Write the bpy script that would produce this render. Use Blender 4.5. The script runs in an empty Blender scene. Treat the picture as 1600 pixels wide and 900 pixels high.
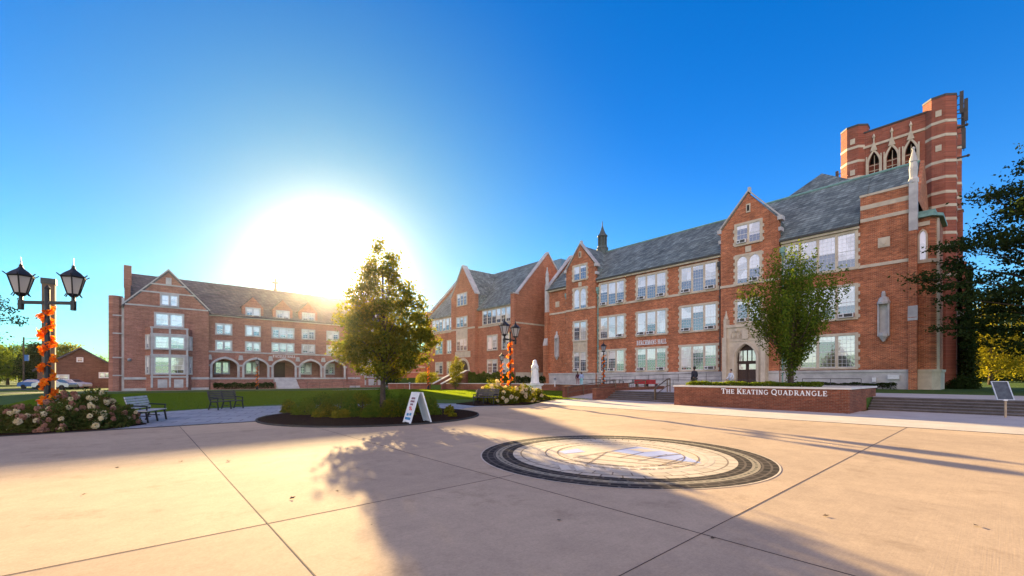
import bpy, bmesh, math, random
import numpy as np
from mathutils import Vector, Matrix
R = math.radians
HAZE = 0.00010
SC = bpy.context.scene
COL = SC.collection

# ------------------------------------------------------------------ camera
cam_d = bpy.data.cameras.new("camera")
cam = bpy.data.objects.new("camera", cam_d); COL.objects.link(cam)
cam.location = (0, 0, 1.7)
cam.rotation_euler = (R(90), 0, R(-41.2))
cam_d.sensor_width = 36.0
cam_d.lens = 36.0 * 672 / 1600
cam_d.shift_y = 140 / 1600
cam_d.clip_start = 0.1
cam_d.clip_end = 3000
SC.camera = cam
# ------------------------------------------------------------------ sky + sun
SUN_AZ, SUN_EL = 18.7, 12.6          # azimuth clockwise from +Y, elevation
SUN = Vector((math.sin(R(SUN_AZ)) * math.cos(R(SUN_EL)), math.cos(R(SUN_AZ)) * math.cos(R(SUN_EL)), math.sin(R(SUN_EL))))
w = bpy.data.worlds.new("World"); SC.world = w; w.use_nodes = True
nt = w.node_tree; N = nt.nodes; L = nt.links; N.clear()
out = N.new("ShaderNodeOutputWorld"); bg = N.new("ShaderNodeBackground"); L.new(bg.outputs[0], out.inputs[0])
sky = N.new("ShaderNodeTexSky"); sky.sky_type = 'NISHITA'; sky.sun_disc = False
sky.sun_elevation = R(SUN_EL); sky.sun_rotation = R(SUN_AZ); sky.air_density = 1.0; sky.dust_density = 0.6; sky.ozone_density = 2.5
hs = N.new("ShaderNodeHueSaturation"); hs.inputs['Saturation'].default_value = 1.6; L.new(sky.outputs[0], hs.inputs['Color'])
tint = N.new("ShaderNodeMix"); tint.data_type = 'RGBA'; tint.blend_type = 'MULTIPLY'; tint.inputs[0].default_value = 1.0
L.new(hs.outputs[0], tint.inputs[6]); tint.inputs[7].default_value = (0.30, .88, 1.17, 1)
tc = N.new("ShaderNodeTexCoord")
dot = N.new("ShaderNodeVectorMath"); dot.operation = 'DOT_PRODUCT'; L.new(tc.outputs['Generated'], dot.inputs[0]); dot.inputs[1].default_value = SUN
mx = N.new("ShaderNodeMath"); mx.operation = 'MAXIMUM'; L.new(dot.outputs['Value'], mx.inputs[0]); mx.inputs[1].default_value = 0.0
p3 = N.new("ShaderNodeMath"); p3.operation = 'POWER'; L.new(mx.outputs[0], p3.inputs[0]); p3.inputs[1].default_value = 1.6
dim = N.new("ShaderNodeMix"); dim.data_type = 'RGBA'; dim.blend_type = 'MULTIPLY'; L.new(p3.outputs[0], dim.inputs[0]); L.new(tint.outputs[2], dim.inputs[6]); dim.inputs[7].default_value = (.30, .55, .66, 1)
acc = dim.outputs[2]
p4 = N.new("ShaderNodeMath"); p4.operation = 'POWER'; L.new(mx.outputs[0], p4.inputs[0]); p4.inputs[1].default_value = 12
dim2 = N.new("ShaderNodeMix"); dim2.data_type = 'RGBA'; dim2.blend_type = 'MULTIPLY'; L.new(p4.outputs[0], dim2.inputs[0]); L.new(acc, dim2.inputs[6]); dim2.inputs[7].default_value = (.10, .11, .15, 1)
acc = dim2.outputs[2]
for power, col in ((900, (57, 50, 40)), (170, (2.0, 1.9, 1.7)), (50, (.7, .8, .8)), (16, (.7, 1.0, .9)), (6, (.0, .3, .3))):
    p = N.new("ShaderNodeMath"); p.operation = 'POWER'; L.new(mx.outputs[0], p.inputs[0]); p.inputs[1].default_value = power
    m = N.new("ShaderNodeMix"); m.data_type = 'RGBA'; m.blend_type = 'ADD'; L.new(p.outputs[0], m.inputs[0])
    L.new(acc, m.inputs[6]); m.inputs[7].default_value = (*col, 1); acc = m.outputs[2]
# pale band low in the air, and an added warm glow in the unseen sky behind the camera, brightening shaded walls
def sky_add(acc, vec, power, col, flip=False):
    if flip:
        sp_ = N.new("ShaderNodeSeparateXYZ"); L.new(tc.outputs['Generated'], sp_.inputs[0]); ab = N.new("ShaderNodeMath"); ab.operation = 'ABSOLUTE'; L.new(sp_.outputs[2], ab.inputs[0])
        d_ = N.new("ShaderNodeMath"); d_.operation = 'SUBTRACT'; d_.inputs[0].default_value = 1.0; L.new(ab.outputs[0], d_.inputs[1]); src = d_.outputs[0]
    else:
        v_ = N.new("ShaderNodeVectorMath"); v_.operation = 'DOT_PRODUCT'; L.new(tc.outputs['Generated'], v_.inputs[0]); v_.inputs[1].default_value = Vector(vec).normalized()
        m_ = N.new("ShaderNodeMath"); m_.operation = 'MAXIMUM'; L.new(v_.outputs['Value'], m_.inputs[0]); m_.inputs[1].default_value = 0.0; src = m_.outputs[0]
    p = N.new("ShaderNodeMath"); p.operation = 'POWER'; L.new(src, p.inputs[0]); p.inputs[1].default_value = power
    m = N.new("ShaderNodeMix"); m.data_type = 'RGBA'; m.blend_type = 'ADD'; L.new(p.outputs[0], m.inputs[0]); L.new(acc, m.inputs[6]); m.inputs[7].default_value = (*col, 1); return m.outputs[2]
acc = sky_add(acc, None, 5.5, (1.7, 2.0, 1.65), True)
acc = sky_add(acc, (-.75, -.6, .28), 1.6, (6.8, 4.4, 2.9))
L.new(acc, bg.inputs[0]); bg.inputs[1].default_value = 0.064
sd = bpy.data.lights.new("sun", 'SUN'); sd.energy = 5.0; sd.angle = R(0.55); sd.color = (1.0, 0.73, 0.36)
sun = bpy.data.objects.new("sun", sd); COL.objects.link(sun)
sun.rotation_euler = SUN.to_track_quat('Z', 'Y').to_euler()
sun.location = (0, 0, 60)
SC.view_settings.view_transform = 'Standard'; SC.view_settings.look = 'None'; SC.view_settings.gamma = 1.0
SC.view_settings.use_curve_mapping = False
SC.view_settings.exposure = 2.05
SC.cycles.max_bounces = 6; SC.cycles.diffuse_bounces = 3; SC.cycles.transmission_bounces = 4; SC.cycles.transparent_max_bounces = 6
SC.cycles.use_denoising = True

# ------------------------------------------------------------------ materials
MATS = {}
def _base(name):
    m = bpy.data.materials.new(name); m.use_nodes = True
    n = m.node_tree.nodes; n.clear()
    o = n.new("ShaderNodeOutputMaterial"); b = n.new("ShaderNodeBsdfPrincipled"); m.node_tree.links.new(b.outputs[0], o.inputs[0])
    MATS[name] = m
    return m, n, m.node_tree.links, b, o
def _pos(n):
    return n.new("ShaderNodeNewGeometry").outputs['Position']
def _mixc(n, l, fac, a, b, mode='MIX'):
    x = n.new("ShaderNodeMix"); x.data_type = 'RGBA'; x.blend_type = mode
    for sock, v in ((x.inputs[0], fac), (x.inputs[6], a), (x.inputs[7], b)):
        if isinstance(v, (int, float)): sock.default_value = v
        elif isinstance(v, tuple): sock.default_value = (*v[:3], 1)
        else: l.new(v, sock)
    return x.outputs[2]
def _noise(n, l, vec, scale, detail=4, rough=.6):
    t = n.new("ShaderNodeTexNoise"); t.inputs['Scale'].default_value = scale; t.inputs['Detail'].default_value = detail; t.inputs['Roughness'].default_value = rough
    if vec is not None: l.new(vec, t.inputs['Vector'])
    return t.outputs['Fac']
def _ramp(n, l, fac, lo, hi):
    r = n.new("ShaderNodeMapRange"); r.inputs['From Min'].default_value = lo; r.inputs['From Max'].default_value = hi
    l.new(fac, r.inputs['Value']); return r.outputs[0]
def _bump(n, l, b, h, strength, dist=.02):
    x = n.new("ShaderNodeBump"); x.inputs['Strength'].default_value = strength; x.inputs['Distance'].default_value = dist
    l.new(h, x.inputs['Height']); l.new(x.outputs[0], b.inputs['Normal'])
def plain(name, c1, c2=None, rough=.8, scale=3.0, metal=0.0, bump=0.0, spec=.4, fine=None):
    m, n, l, b, o = _base(name)
    c2 = c2 or tuple(min(1, x * .75) for x in c1)
    p = _pos(n)
    f = _ramp(n, l, _noise(n, l, p, scale), .35, .65)
    col = _mixc(n, l, f, c1, c2)
    if fine:
        f2 = _ramp(n, l, _noise(n, l, p, fine[0], 2), .3, .7)
        col = _mixc(n, l, f2, col, _mixc(n, l, fine[1], col, (0, 0, 0)))
    l.new(col, b.inputs['Base Color'])
    b.inputs['Roughness'].default_value = rough; b.inputs['Metallic'].default_value = metal; b.inputs['Specular IOR Level'].default_value = spec
    if bump: _bump(n, l, b, _noise(n, l, p, scale * 8), bump)
    return m
def brick(name, c1, c2, mortar, bw=.30, bh=.10, msize=.014, rough=.85, patch=(.8, 1.15), mort_smooth=.2, slope=1.0):
    m, n, l, b, o = _base(name)
    p = _pos(n)
    s = n.new("ShaderNodeSeparateXYZ"); l.new(p, s.inputs[0])
    ad = n.new("ShaderNodeMath"); ad.operation = 'ADD'; l.new(s.outputs[0], ad.inputs[0]); l.new(s.outputs[1], ad.inputs[1])
    zz = n.new("ShaderNodeMath"); zz.operation = 'MULTIPLY'; l.new(s.outputs[2], zz.inputs[0]); zz.inputs[1].default_value = slope
    c = n.new("ShaderNodeCombineXYZ"); l.new(ad.outputs[0], c.inputs[0]); l.new(zz.outputs[0], c.inputs[1])
    t = n.new("ShaderNodeTexBrick"); l.new(c.outputs[0], t.inputs['Vector'])
    t.inputs['Color1'].default_value = (*c1, 1); t.inputs['Color2'].default_value = (*c2, 1); t.inputs['Mortar'].default_value = (*mortar, 1)
    t.inputs['Scale'].default_value = 1.0; t.inputs['Mortar Size'].default_value = msize; t.inputs['Mortar Smooth'].default_value = mort_smooth
    t.inputs['Bias'].default_value = 0.0; t.inputs['Brick Width'].default_value = bw; t.inputs['Row Height'].default_value = bh
    f = _ramp(n, l, _noise(n, l, p, .5, 5), .3, .7)
    lo = tuple([patch[0]] * 3); hi = tuple([patch[1]] * 3)
    mul = _mixc(n, l, f, lo, hi)
    col = _mixc(n, l, 1.0, t.outputs['Color'], mul, 'MULTIPLY')
    ms_ = n.new("ShaderNodeMapping"); ms_.inputs['Scale'].default_value = (.7, 3.6, 1); l.new(c.outputs[0], ms_.inputs[0])
    f3 = _ramp(n, l, _noise(n, l, ms_.outputs[0], 1.0, 3, .8), .34, .66)
    col = _mixc(n, l, 1.0, col, _mixc(n, l, f3, (.80, .78, .76), (1.20, 1.2, 1.2)), 'MULTIPLY')
    f2 = _ramp(n, l, _noise(n, l, c.outputs[0], 9, 2), .3, .7)
    col = _mixc(n, l, 1.0, col, _mixc(n, l, f2, (.82, .82, .82), (1.15, 1.15, 1.15)), 'MULTIPLY')
    mw = n.new("ShaderNodeMapping"); mw.inputs['Scale'].default_value = (1.3, .16, 1); l.new(c.outputs[0], mw.inputs[0])
    f5 = _ramp(n, l, _noise(n, l, mw.outputs[0], 1.0, 6, .7), .52, .72)
    col = _mixc(n, l, 1.0, col, _mixc(n, l, f5, (1, 1, 1), (.74, .72, .72)), 'MULTIPLY')
    l.new(col, b.inputs['Base Color']); b.inputs['Roughness'].default_value = rough; b.inputs['Specular IOR Level'].default_value = .25
    _bump(n, l, b, t.outputs['Fac'], -.3, .015)
    return m
def leafmat(name, c1, c2, c3, trans=.45):
    m, n, l, b, o = _base(name)
    n.remove(b)
    p = _pos(n)
    f = _ramp(n, l, _noise(n, l, p, .9, 3), .35, .65)
    col = _mixc(n, l, f, c1, c2)
    f2 = _ramp(n, l, _noise(n, l, p, 7, 2), .45, .7)
    col = _mixc(n, l, f2, col, c3)
    d = n.new("ShaderNodeBsdfDiffuse"); l.new(col, d.inputs[0])
    t = n.new("ShaderNodeBsdfTranslucent"); l.new(_mixc(n, l, 1.0, col, (1.9, 1.7, .7), 'MULTIPLY'), t.inputs[0])
    mi = n.new("ShaderNodeMixShader"); mi.inputs[0].default_value = trans
    l.new(d.outputs[0], mi.inputs[1]); l.new(t.outputs[0], mi.inputs[2]); l.new(mi.outputs[0], o.inputs[0])
    return m
def glassmat(name, c, refl, rough=.03):
    m, n, l, b, o = _base(name)
    vo = n.new("ShaderNodeTexVoronoi"); vo.inputs['Scale'].default_value = .8; l.new(_pos(n), vo.inputs['Vector'])
    sc_ = n.new("ShaderNodeSeparateColor"); l.new(vo.outputs['Color'], sc_.inputs[0])
    l.new(_mixc(n, l, _ramp(n, l, sc_.outputs[0], .2, .9), c, tuple(x * y for x, y in zip(c, (.62, .60, .55)))), b.inputs['Base Color'])
    b.inputs['Roughness'].default_value = .5
    g = n.new("ShaderNodeBsdfGlossy"); g.inputs['Roughness'].default_value = rough; g.inputs[0].default_value = (.95, .98, 1, 1)
    bp = n.new("ShaderNodeBump"); bp.inputs['Strength'].default_value = .12; bp.inputs['Distance'].default_value = .03
    l.new(_noise(n, l, _pos(n), 1.6, 2), bp.inputs['Height']); l.new(bp.outputs[0], g.inputs['Normal'])
    mi = n.new("ShaderNodeMixShader"); mi.inputs[0].default_value = refl
    l.new(b.outputs[0], mi.inputs[1]); l.new(g.outputs[0], mi.inputs[2]); l.new(mi.outputs[0], o.inputs[0])
    return m
BRICK = brick("main_brick", (.58, .165, .064), (.29, .062, .028), (.50, .31, .18), patch=(.72, 1.2))
BRICKT = brick("tower_brick", (.36, .078, .04), (.25, .048, .028), (.36, .22, .15))
BRICKM = brick("far_brick", (.50, .15, .065), (.38, .105, .05), (.42, .26, .17))
BRICKL = brick("dorm_brick", (.42, .16, .105), (.31, .11, .08), (.38, .26, .2))
BRICKW = brick("wall_brick", (.27, .08, .038), (.17, .045, .024), (.24, .15, .10), bw=.22, bh=.075, msize=.009)
STONE = plain("limestone", (.66, .56, .41), (.52, .43, .31), .85, 1.5, bump=.1)
STONEG = plain("grey_stone", (.58, .56, .52), (.42, .40, .38), .85, 1.2, bump=.15)
SLATE = brick("slate", (.25, .30, .28), (.11, .14, .135), (.05, .06, .06), bw=.5, bh=.30, msize=.02, rough=.6, patch=(.7, 1.3))
SLATE2 = brick("slate_far", (.17, .16, .16), (.10, .10, .11), (.05, .05, .06), bw=.5, bh=.3, msize=.02, rough=.7)
COPPER = plain("verdigris", (.24, .42, .36), (.16, .30, .27), .7, 4)
DARK = plain("dark_metal", (.018, .018, .02), (.03, .03, .032), .4, 5, metal=.4)
IRON = plain("iron_pipe", (.05, .05, .045), (.08, .07, .06), .6, 3)
STEEL = plain("steel", (.35, .33, .3), (.25, .24, .22), .35, 5, metal=.8)
WHITE = plain("white_paint", (.80, .80, .78), (.7, .7, .68), .6, 4)
BLIND = glassmat("blind_pane", (.95, .91, .82), .27)
PANE = glassmat("dark_pane", (.05, .06, .08), .22)
WOODD = plain("dark_door", (.07, .035, .02), (.045, .022, .014), .5, 6)
ACM = plain("ac_case", (.80, .80, .78), (.7, .7, .67), .6, 5)
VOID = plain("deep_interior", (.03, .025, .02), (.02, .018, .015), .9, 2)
MARBLE = plain("marble", (.82, .80, .75), (.70, .68, .63), .5, 2.5, bump=.1)
MULCH = plain("mulch", (.060, .028, .015), (.018, .010, .007), 1.0, 9, bump=1.0, spec=.05, fine=(60, .6))
TAR = plain("dark_slot", (.03, .03, .03), (.05, .045, .04), .9, 3)
BARK = plain("bark", (.11, .075, .05), (.05, .035, .025), .95, 7, bump=.6)
SLAT = plain("bench_slat", (.66, .62, .56), (.5, .46, .42), .7, 6)
SLATD = plain("dark_slat", (.10, .085, .075), (.06, .05, .045), .6, 6)
LAMPG = None
def lampglass():
    m, n, l, b, o = _base("frosted_glass"); n.remove(b)
    d = n.new("ShaderNodeBsdfDiffuse"); d.inputs[0].default_value = (.50, .50, .54, 1)
    t = n.new("ShaderNodeBsdfTranslucent"); t.inputs[0].default_value = (.5, .48, .46, 1)
    mi = n.new("ShaderNodeMixShader"); mi.inputs[0].default_value = .5
    l.new(d.outputs[0], mi.inputs[1]); l.new(t.outputs[0], mi.inputs[2]); l.new(mi.outputs[0], o.inputs[0]); return m
LAMPG = lampglass()
CARPAINT = plain("silver_car", (.45, .48, .52), (.42, .45, .5), .25, 1, metal=.5)
CARBLUE = plain("blue_car", (.03, .10, .30), (.03, .09, .27), .25, 1, metal=.3)
RUBBER = plain("rubber", (.02, .02, .02), None, .9)
SKIN = plain("skin", (.45, .27, .19), (.42, .25, .17), .6, 9)
SKIND = plain("skin_dark", (.16, .085, .05), (.14, .075, .045), .6, 9)
HAIR = plain("dark_hair", (.02, .014, .01), (.03, .02, .015), .6, 20)
def cloth(name, c): return plain(name, c, tuple(x * .8 for x in c), .9, 12)

def concrete():
    m, n, l, b, o = _base("plaza_concrete"); p = _pos(n)
    f = _ramp(n, l, _noise(n, l, p, .35, 6, .7), .3, .7)
    col = _mixc(n, l, f, (.69, .525, .345), (.56, .425, .285))
    f2 = _ramp(n, l, _noise(n, l, p, 2.2, 6, .75), .38, .62)
    col = _mixc(n, l, f2, col, _mixc(n, l, .17, col, (.22, .17, .13)))
    f4 = _ramp(n, l, _noise(n, l, p, 38, 5, .8), .35, .65)
    col = _mixc(n, l, f4, _mixc(n, l, .20, col, (0, 0, 0)), col)
    sp3 = n.new("ShaderNodeSeparateXYZ"); l.new(p, sp3.inputs[0]); cell = []
    for k_, off_ in ((0, 1.15), (1, 2.15)):
        a_ = n.new("ShaderNodeMath"); a_.operation = 'SUBTRACT'; l.new(sp3.outputs[k_], a_.inputs[0]); a_.inputs[1].default_value = off_
        d_ = n.new("ShaderNodeMath"); d_.operation = 'DIVIDE'; l.new(a_.outputs[0], d_.inputs[0]); d_.inputs[1].default_value = 3.45
        f_ = n.new("ShaderNodeMath"); f_.operation = 'FLOOR'; l.new(d_.outputs[0], f_.inputs[0]); cell.append(f_.outputs[0])
    cc = n.new("ShaderNodeCombineXYZ"); l.new(cell[0], cc.inputs[0]); l.new(cell[1], cc.inputs[1])
    wn = n.new("ShaderNodeTexWhiteNoise"); l.new(cc.outputs[0], wn.inputs['Vector'])
    col = _mixc(n, l, 1.0, col, _mixc(n, l, wn.outputs['Value'], (.87, .87, .88), (1.07, 1.06, 1.03)), 'MULTIPLY')
    st = _ramp(n, l, _noise(n, l, p, .9, 8, .72), .56, .72)
    col = _mixc(n, l, 1.0, col, _mixc(n, l, st, (1, 1, 1), (.72, .70, .68)), 'MULTIPLY')
    mp = n.new("ShaderNodeMapping"); mp.inputs['Scale'].default_value = (1.2, 90, 1); l.new(p, mp.inputs[0])
    br = _noise(n, l, mp.outputs[0], 1.0, 3, .6)
    col = _mixc(n, l, _ramp(n, l, br, .3, .7), col, _mixc(n, l, .10, col, (.1, .08, .06)))
    sp = n.new("ShaderNodeTexVoronoi"); sp.inputs['Scale'].default_value = 1.3; l.new(p, sp.inputs['Vector'])
    spf = _ramp(n, l, sp.outputs['Distance'], .018, .010)
    col = _mixc(n, l, spf, col, (.16, .12, .09))
    l.new(col, b.inputs['Base Color']); b.inputs['Roughness'].default_value = .9; b.inputs['Specular IOR Level'].default_value = .1
    _bump(n, l, b, br, .25, .004); return m
CONC = concrete()
CONC2 = plain("walk_concrete", (.60, .55, .47), (.50, .45, .38), .9, 1.0, bump=.1, fine=(20, .12))
STEPC = plain("step_stone", (.17, .13, .11), (.10, .08, .07), .9, 1.6, bump=.2, fine=(14, .25))
FLAG = None
def flagmat():
    m, n, l, b, o = _base("flagstone"); p = _pos(n)
    t = n.new("ShaderNodeTexBrick"); mp = n.new("ShaderNodeMapping"); mp.inputs['Rotation'].default_value = (0, 0, R(20)); l.new(p, mp.inputs[0]); l.new(mp.outputs[0], t.inputs[0])
    t.inputs['Color1'].default_value = (.36, .37, .38, 1); t.inputs['Color2'].default_value = (.24, .26, .28, 1); t.inputs['Mortar'].default_value = (.08, .08, .08, 1)
    t.inputs['Scale'].default_value = 1; t.inputs['Brick Width'].default_value = 1.1; t.inputs['Row Height'].default_value = .75; t.inputs['Mortar Size'].default_value = .02
    l.new(_mixc(n, l, 1.0, t.outputs[0], _mixc(n, l, _noise(n, l, p, 2), (.75, .75, .75), (1.25, 1.22, 1.2)), 'MULTIPLY'), b.inputs['Base Color']); b.inputs['Roughness'].default_value = .8
    return m
FLAG = flagmat()
def grassmat():
    m, n, l, b, o = _base("lawn"); p = _pos(n)
    f = _ramp(n, l, _noise(n, l, p, .4, 4), .3, .7)
    col = _mixc(n, l, f, (.07, .13, .022), (.045, .095, .018))
    f2 = _ramp(n, l, _noise(n, l, p, 18, 3), .3, .7)
    col = _mixc(n, l, f2, col, (.10, .15, .03))
    l.new(col, b.inputs['Base Color']); b.inputs['Roughness'].default_value = .9; b.inputs['Specular IOR Level'].default_value = .1
    _bump(n, l, b, _noise(n, l, p, 40, 3), .8, .05); return m
LAWN = grassmat()
LEAF_A = leafmat("maple_leaf", (.065, .10, .018), (.12, .13, .02), (.26, .22, .02), .58)
LEAF_B = leafmat("elm_leaf", (.085, .145, .02), (.05, .10, .016), (.19, .20, .025), .40)
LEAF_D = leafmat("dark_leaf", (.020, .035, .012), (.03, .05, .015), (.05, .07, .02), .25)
LEAF_Y = leafmat("yellow_leaf", (.20, .19, .02), (.12, .14, .02), (.30, .24, .03), .5)
LEAF_BOX = leafmat("box_leaf", (.085, .14, .022), (.11, .16, .02), (.18, .19, .025), .45)
LEAF_H = leafmat("hydrangea_leaf", (.05, .085, .02), (.09, .10, .025), (.12, .09, .03), .4)
LEAF_O = leafmat("orange_leaf", (.75, .17, .02), (.55, .09, .015), (.85, .38, .03), .45)
LEAF_G = leafmat("grass_blade", (.10, .17, .02), (.13, .19, .02), (.16, .20, .03), .55)
BLOOM = leafmat("bloom_cream", (.72, .62, .45), (.60, .50, .36), (.68, .64, .50), .35)
BLOOMP = leafmat("bloom_dusty", (.40, .19, .15), (.48, .27, .2), (.26, .12, .10), .3)

# ------------------------------------------------------------------ builders
WL = {}
class Fr:
    def __init__(s, o, e, n): s.o, s.e, s.n = Vector(o), Vector(e), Vector(n)
    def P(s, a, z, d=0): 
        v = s.o + s.e * a + s.n * d; return (v.x, v.y, v.z + z)
class MB:
    def __init__(s): s.v = []; s.f = []; s.m = []
    def add(s, vs, fs, mi=0):
        k = len(s.v); s.v += [tuple(x) for x in vs]; s.f += [tuple(i + k for i in f) for f in fs]; s.m += [mi] * len(fs); return s
    def hexa(s, p, mi=0):
        return s.add(p, [(0, 3, 2, 1), (4, 5, 6, 7), (0, 1, 5, 4), (1, 2, 6, 5), (2, 3, 7, 6), (3, 0, 4, 7)], mi)
    def box(s, x0, x1, y0, y1, z0, z1, mi=0):
        return s.hexa([(x0, y0, z0), (x1, y0, z0), (x1, y1, z0), (x0, y1, z0), (x0, y0, z1), (x1, y0, z1), (x1, y1, z1), (x0, y1, z1)], mi)
    def fb(s, fr, a0, a1, z0, z1, d0, d1, mi=0):
        P = fr.P
        return s.hexa([P(a0, z0, d0), P(a1, z0, d0), P(a1, z0, d1), P(a0, z0, d1), P(a0, z1, d0), P(a1, z1, d0), P(a1, z1, d1), P(a0, z1, d1)], mi)
    def prism(s, fr, poly, d0, d1, mi=0):
        n = len(poly); vs = [fr.P(a, z, d0) for a, z in poly] + [fr.P(a, z, d1) for a, z in poly]
        return s.add(vs, [tuple(range(n)), tuple(range(2 * n - 1, n - 1, -1))] + [(i, (i + 1) % n, n + (i + 1) % n, n + i) for i in range(n)], mi)
    def slab(s, poly, z0, z1, mi=0):
        n = len(poly); vs = [(x, y, z0) for x, y in poly] + [(x, y, z1) for x, y in poly]
        return s.add(vs, [tuple(range(n - 1, -1, -1)), tuple(range(n, 2 * n))] + [(i, (i + 1) % n, n + (i + 1) % n, n + i) for i in range(n)], mi)
    def bar(s, p, q, wd, ht=None, mi=0):
        p, q = Vector(p), Vector(q); ht = ht or wd; d = (q - p).normalized()
        u = Vector((0, 0, 1)) if abs(d.z) < .95 else Vector((1, 0, 0)); a = d.cross(u).normalized() * wd / 2; b = a.normalized().cross(d) * ht / 2
        return s.hexa([p - a - b, p + a - b, p + a + b, p - a + b, q - a - b, q + a - b, q + a + b, q - a + b], mi)
    def tube(s, pts, rad, n=8, mi=0, cap=True):
        pts = [Vector(p) for p in pts]
        if not hasattr(rad, '__len__'): rad = [rad] * len(pts)
        vs = []
        for i, p in enumerate(pts):
            d = (pts[min(i + 1, len(pts) - 1)] - pts[max(i - 1, 0)]).normalized()
            u = Vector((0, 0, 1)) if abs(d.z) < .9 else Vector((1, 0, 0)); a = d.cross(u).normalized(); b = a.cross(d)
            for k in range(n):
                t = 2 * math.pi * k / n; vs.append(p + (a * math.cos(t) + b * math.sin(t)) * rad[i])
        fs = [(i * n + k, i * n + (k + 1) % n, (i + 1) * n + (k + 1) % n, (i + 1) * n + k) for i in range(len(pts) - 1) for k in range(n)]
        if cap: fs += [tuple(range(n - 1, -1, -1)), tuple((len(pts) - 1) * n + k for k in range(n))]
        return s.add(vs, fs, mi)
    def lathe(s, prof, cx=0, cy=0, n=12, rot=0, mi=0, fold=None):
        vs = []
        for r, z in prof:
            for k in range(n):
                t = 2 * math.pi * k / n + rot; rr = r * (fold(t, z) if fold else 1)
                vs.append((cx + rr * math.cos(t), cy + rr * math.sin(t), z))
        m = len(prof)
        fs = [(i * n + k, i * n + (k + 1) % n, (i + 1) * n + (k + 1) % n, (i + 1) * n + k) for i in range(m - 1) for k in range(n)]
        fs += [tuple(range(n - 1, -1, -1)), tuple((m - 1) * n + k for k in range(n))]
        return s.add(vs, fs, mi)
    def ball(s, c, r, n=8, m=6, mi=0, sc=(1, 1, 1)):
        k0 = []
        for i in range(m + 1):
            ph = math.pi * i / m
            k0.append([(c[0] + r * sc[0] * math.sin(ph) * math.cos(2 * math.pi * k / n), c[1] + r * sc[1] * math.sin(ph) * math.sin(2 * math.pi * k / n), c[2] - r * sc[2] * math.cos(ph)) for k in range(n)])
        vs = [k0[0][0]] + [p for ring in k0[1:-1] for p in ring] + [k0[-1][0]]
        fs = [(0, 1 + (k + 1) % n, 1 + k) for k in range(n)]
        for i in range(m - 2):
            fs += [(1 + i * n + k, 1 + i * n + (k + 1) % n, 1 + (i + 1) * n + (k + 1) % n, 1 + (i + 1) * n + k) for k in range(n)]
        e = 1 + (m - 2) * n; fs += [(e + k, e + (k + 1) % n, e + n) for k in range(n)]
        return s.add(vs, fs, mi)
    def build(s, name, mat, parent=None, smooth=False, loc=None):
        me = bpy.data.meshes.new(name)
        off = WL.get(parent.name, Vector((0, 0, 0))) if parent else (Vector(loc) if loc else Vector((0, 0, 0)))
        me.from_pydata([tuple(Vector(v) - off) for v in s.v], [], s.f)
        for m in (mat if isinstance(mat, (list, tuple)) else [mat]): me.materials.append(m)
        me.polygons.foreach_set('material_index', s.m)
        bm = bmesh.new(); bm.from_mesh(me); bmesh.ops.recalc_face_normals(bm, faces=bm.faces); bm.to_mesh(me); bm.free()
        if smooth:
            me.polygons.foreach_set('use_smooth', [True] * len(me.polygons))
        o = bpy.data.objects.new(name, me); COL.objects.link(o)
        if parent: o.parent = parent; WL[o.name] = off
        else:
            o.location = off; WL[o.name] = off
        return o
def tag(o, label=None, cat=None, group=None, kind=None):
    if label: o['label'] = label
    if cat: o['category'] = cat
    if group: o['group'] = group
    if kind: o['kind'] = kind
    return o
def empty(name, loc, label, cat, group=None, rz=0):
    o = bpy.data.objects.new(name, None); COL.objects.link(o); o.location = loc; o.rotation_euler = (0, 0, rz); o.empty_display_size = .3
    WL[o.name] = Vector((0, 0, 0)) if rz else Vector(loc)
    return tag(o, label, cat, group)
def lempty(name, label, cat, group=None):      # a thing modelled about its own origin
    o = bpy.data.objects.new(name, None); COL.objects.link(o); WL[o.name] = Vector((0, 0, 0)); o.empty_display_size = .3
    return tag(o, label, cat, group)
def kids(o): return [c for c in bpy.data.objects if c.parent == o]
def copy_tree(o, parent=None):
    c = o.copy(); COL.objects.link(c)
    if parent: c.parent = parent
    for k in kids(o): copy_tree(k, c)
    return c
def place(proto, first, loc, rz=0, label=None, sc=1.0):
    o = proto if first else copy_tree(proto)
    o.location = loc; o.rotation_euler = (0, 0, rz); o.scale = (sc,) * 3
    if label: o['label'] = label
    return o
def fast(name, V, F, mat, parent=None, smooth=False, mi=None):     # numpy mesh; V already local
    me = bpy.data.meshes.new(name); V = np.asarray(V, np.float32); F = np.asarray(F, np.int32); k = F.shape[1]
    me.vertices.add(len(V)); me.vertices.foreach_set('co', V.ravel())
    me.loops.add(F.size); me.loops.foreach_set('vertex_index', F.ravel())
    me.polygons.add(len(F)); me.polygons.foreach_set('loop_start', np.arange(len(F), dtype=np.int32) * k)
    me.update(calc_edges=True); me.validate()
    me.materials.append(mat)
    o = bpy.data.objects.new(name, me); COL.objects.link(o)
    if parent: o.parent = parent
    return o
def leafquads(P, size, rng, flat=0.0, aspect=.6):
    n = len(P); a = rng.normal(size=(n, 3)); a[:, 2] *= (1 - flat); a /= np.linalg.norm(a, axis=1)[:, None] + 1e-9
    b = rng.normal(size=(n, 3)); b[:, 2] *= (1 - flat); b -= a * (a * b).sum(1)[:, None]; b /= np.linalg.norm(b, axis=1)[:, None] + 1e-9
    s = size * rng.uniform(.6, 1.3, (n, 1)); a *= s; b *= s * aspect
    V = np.stack([P - a * .5, P + b * .5, P + a * .6, P - b * .5], 1).reshape(-1, 3)
    F = np.arange(4 * n).reshape(n, 4); return V, F

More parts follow.
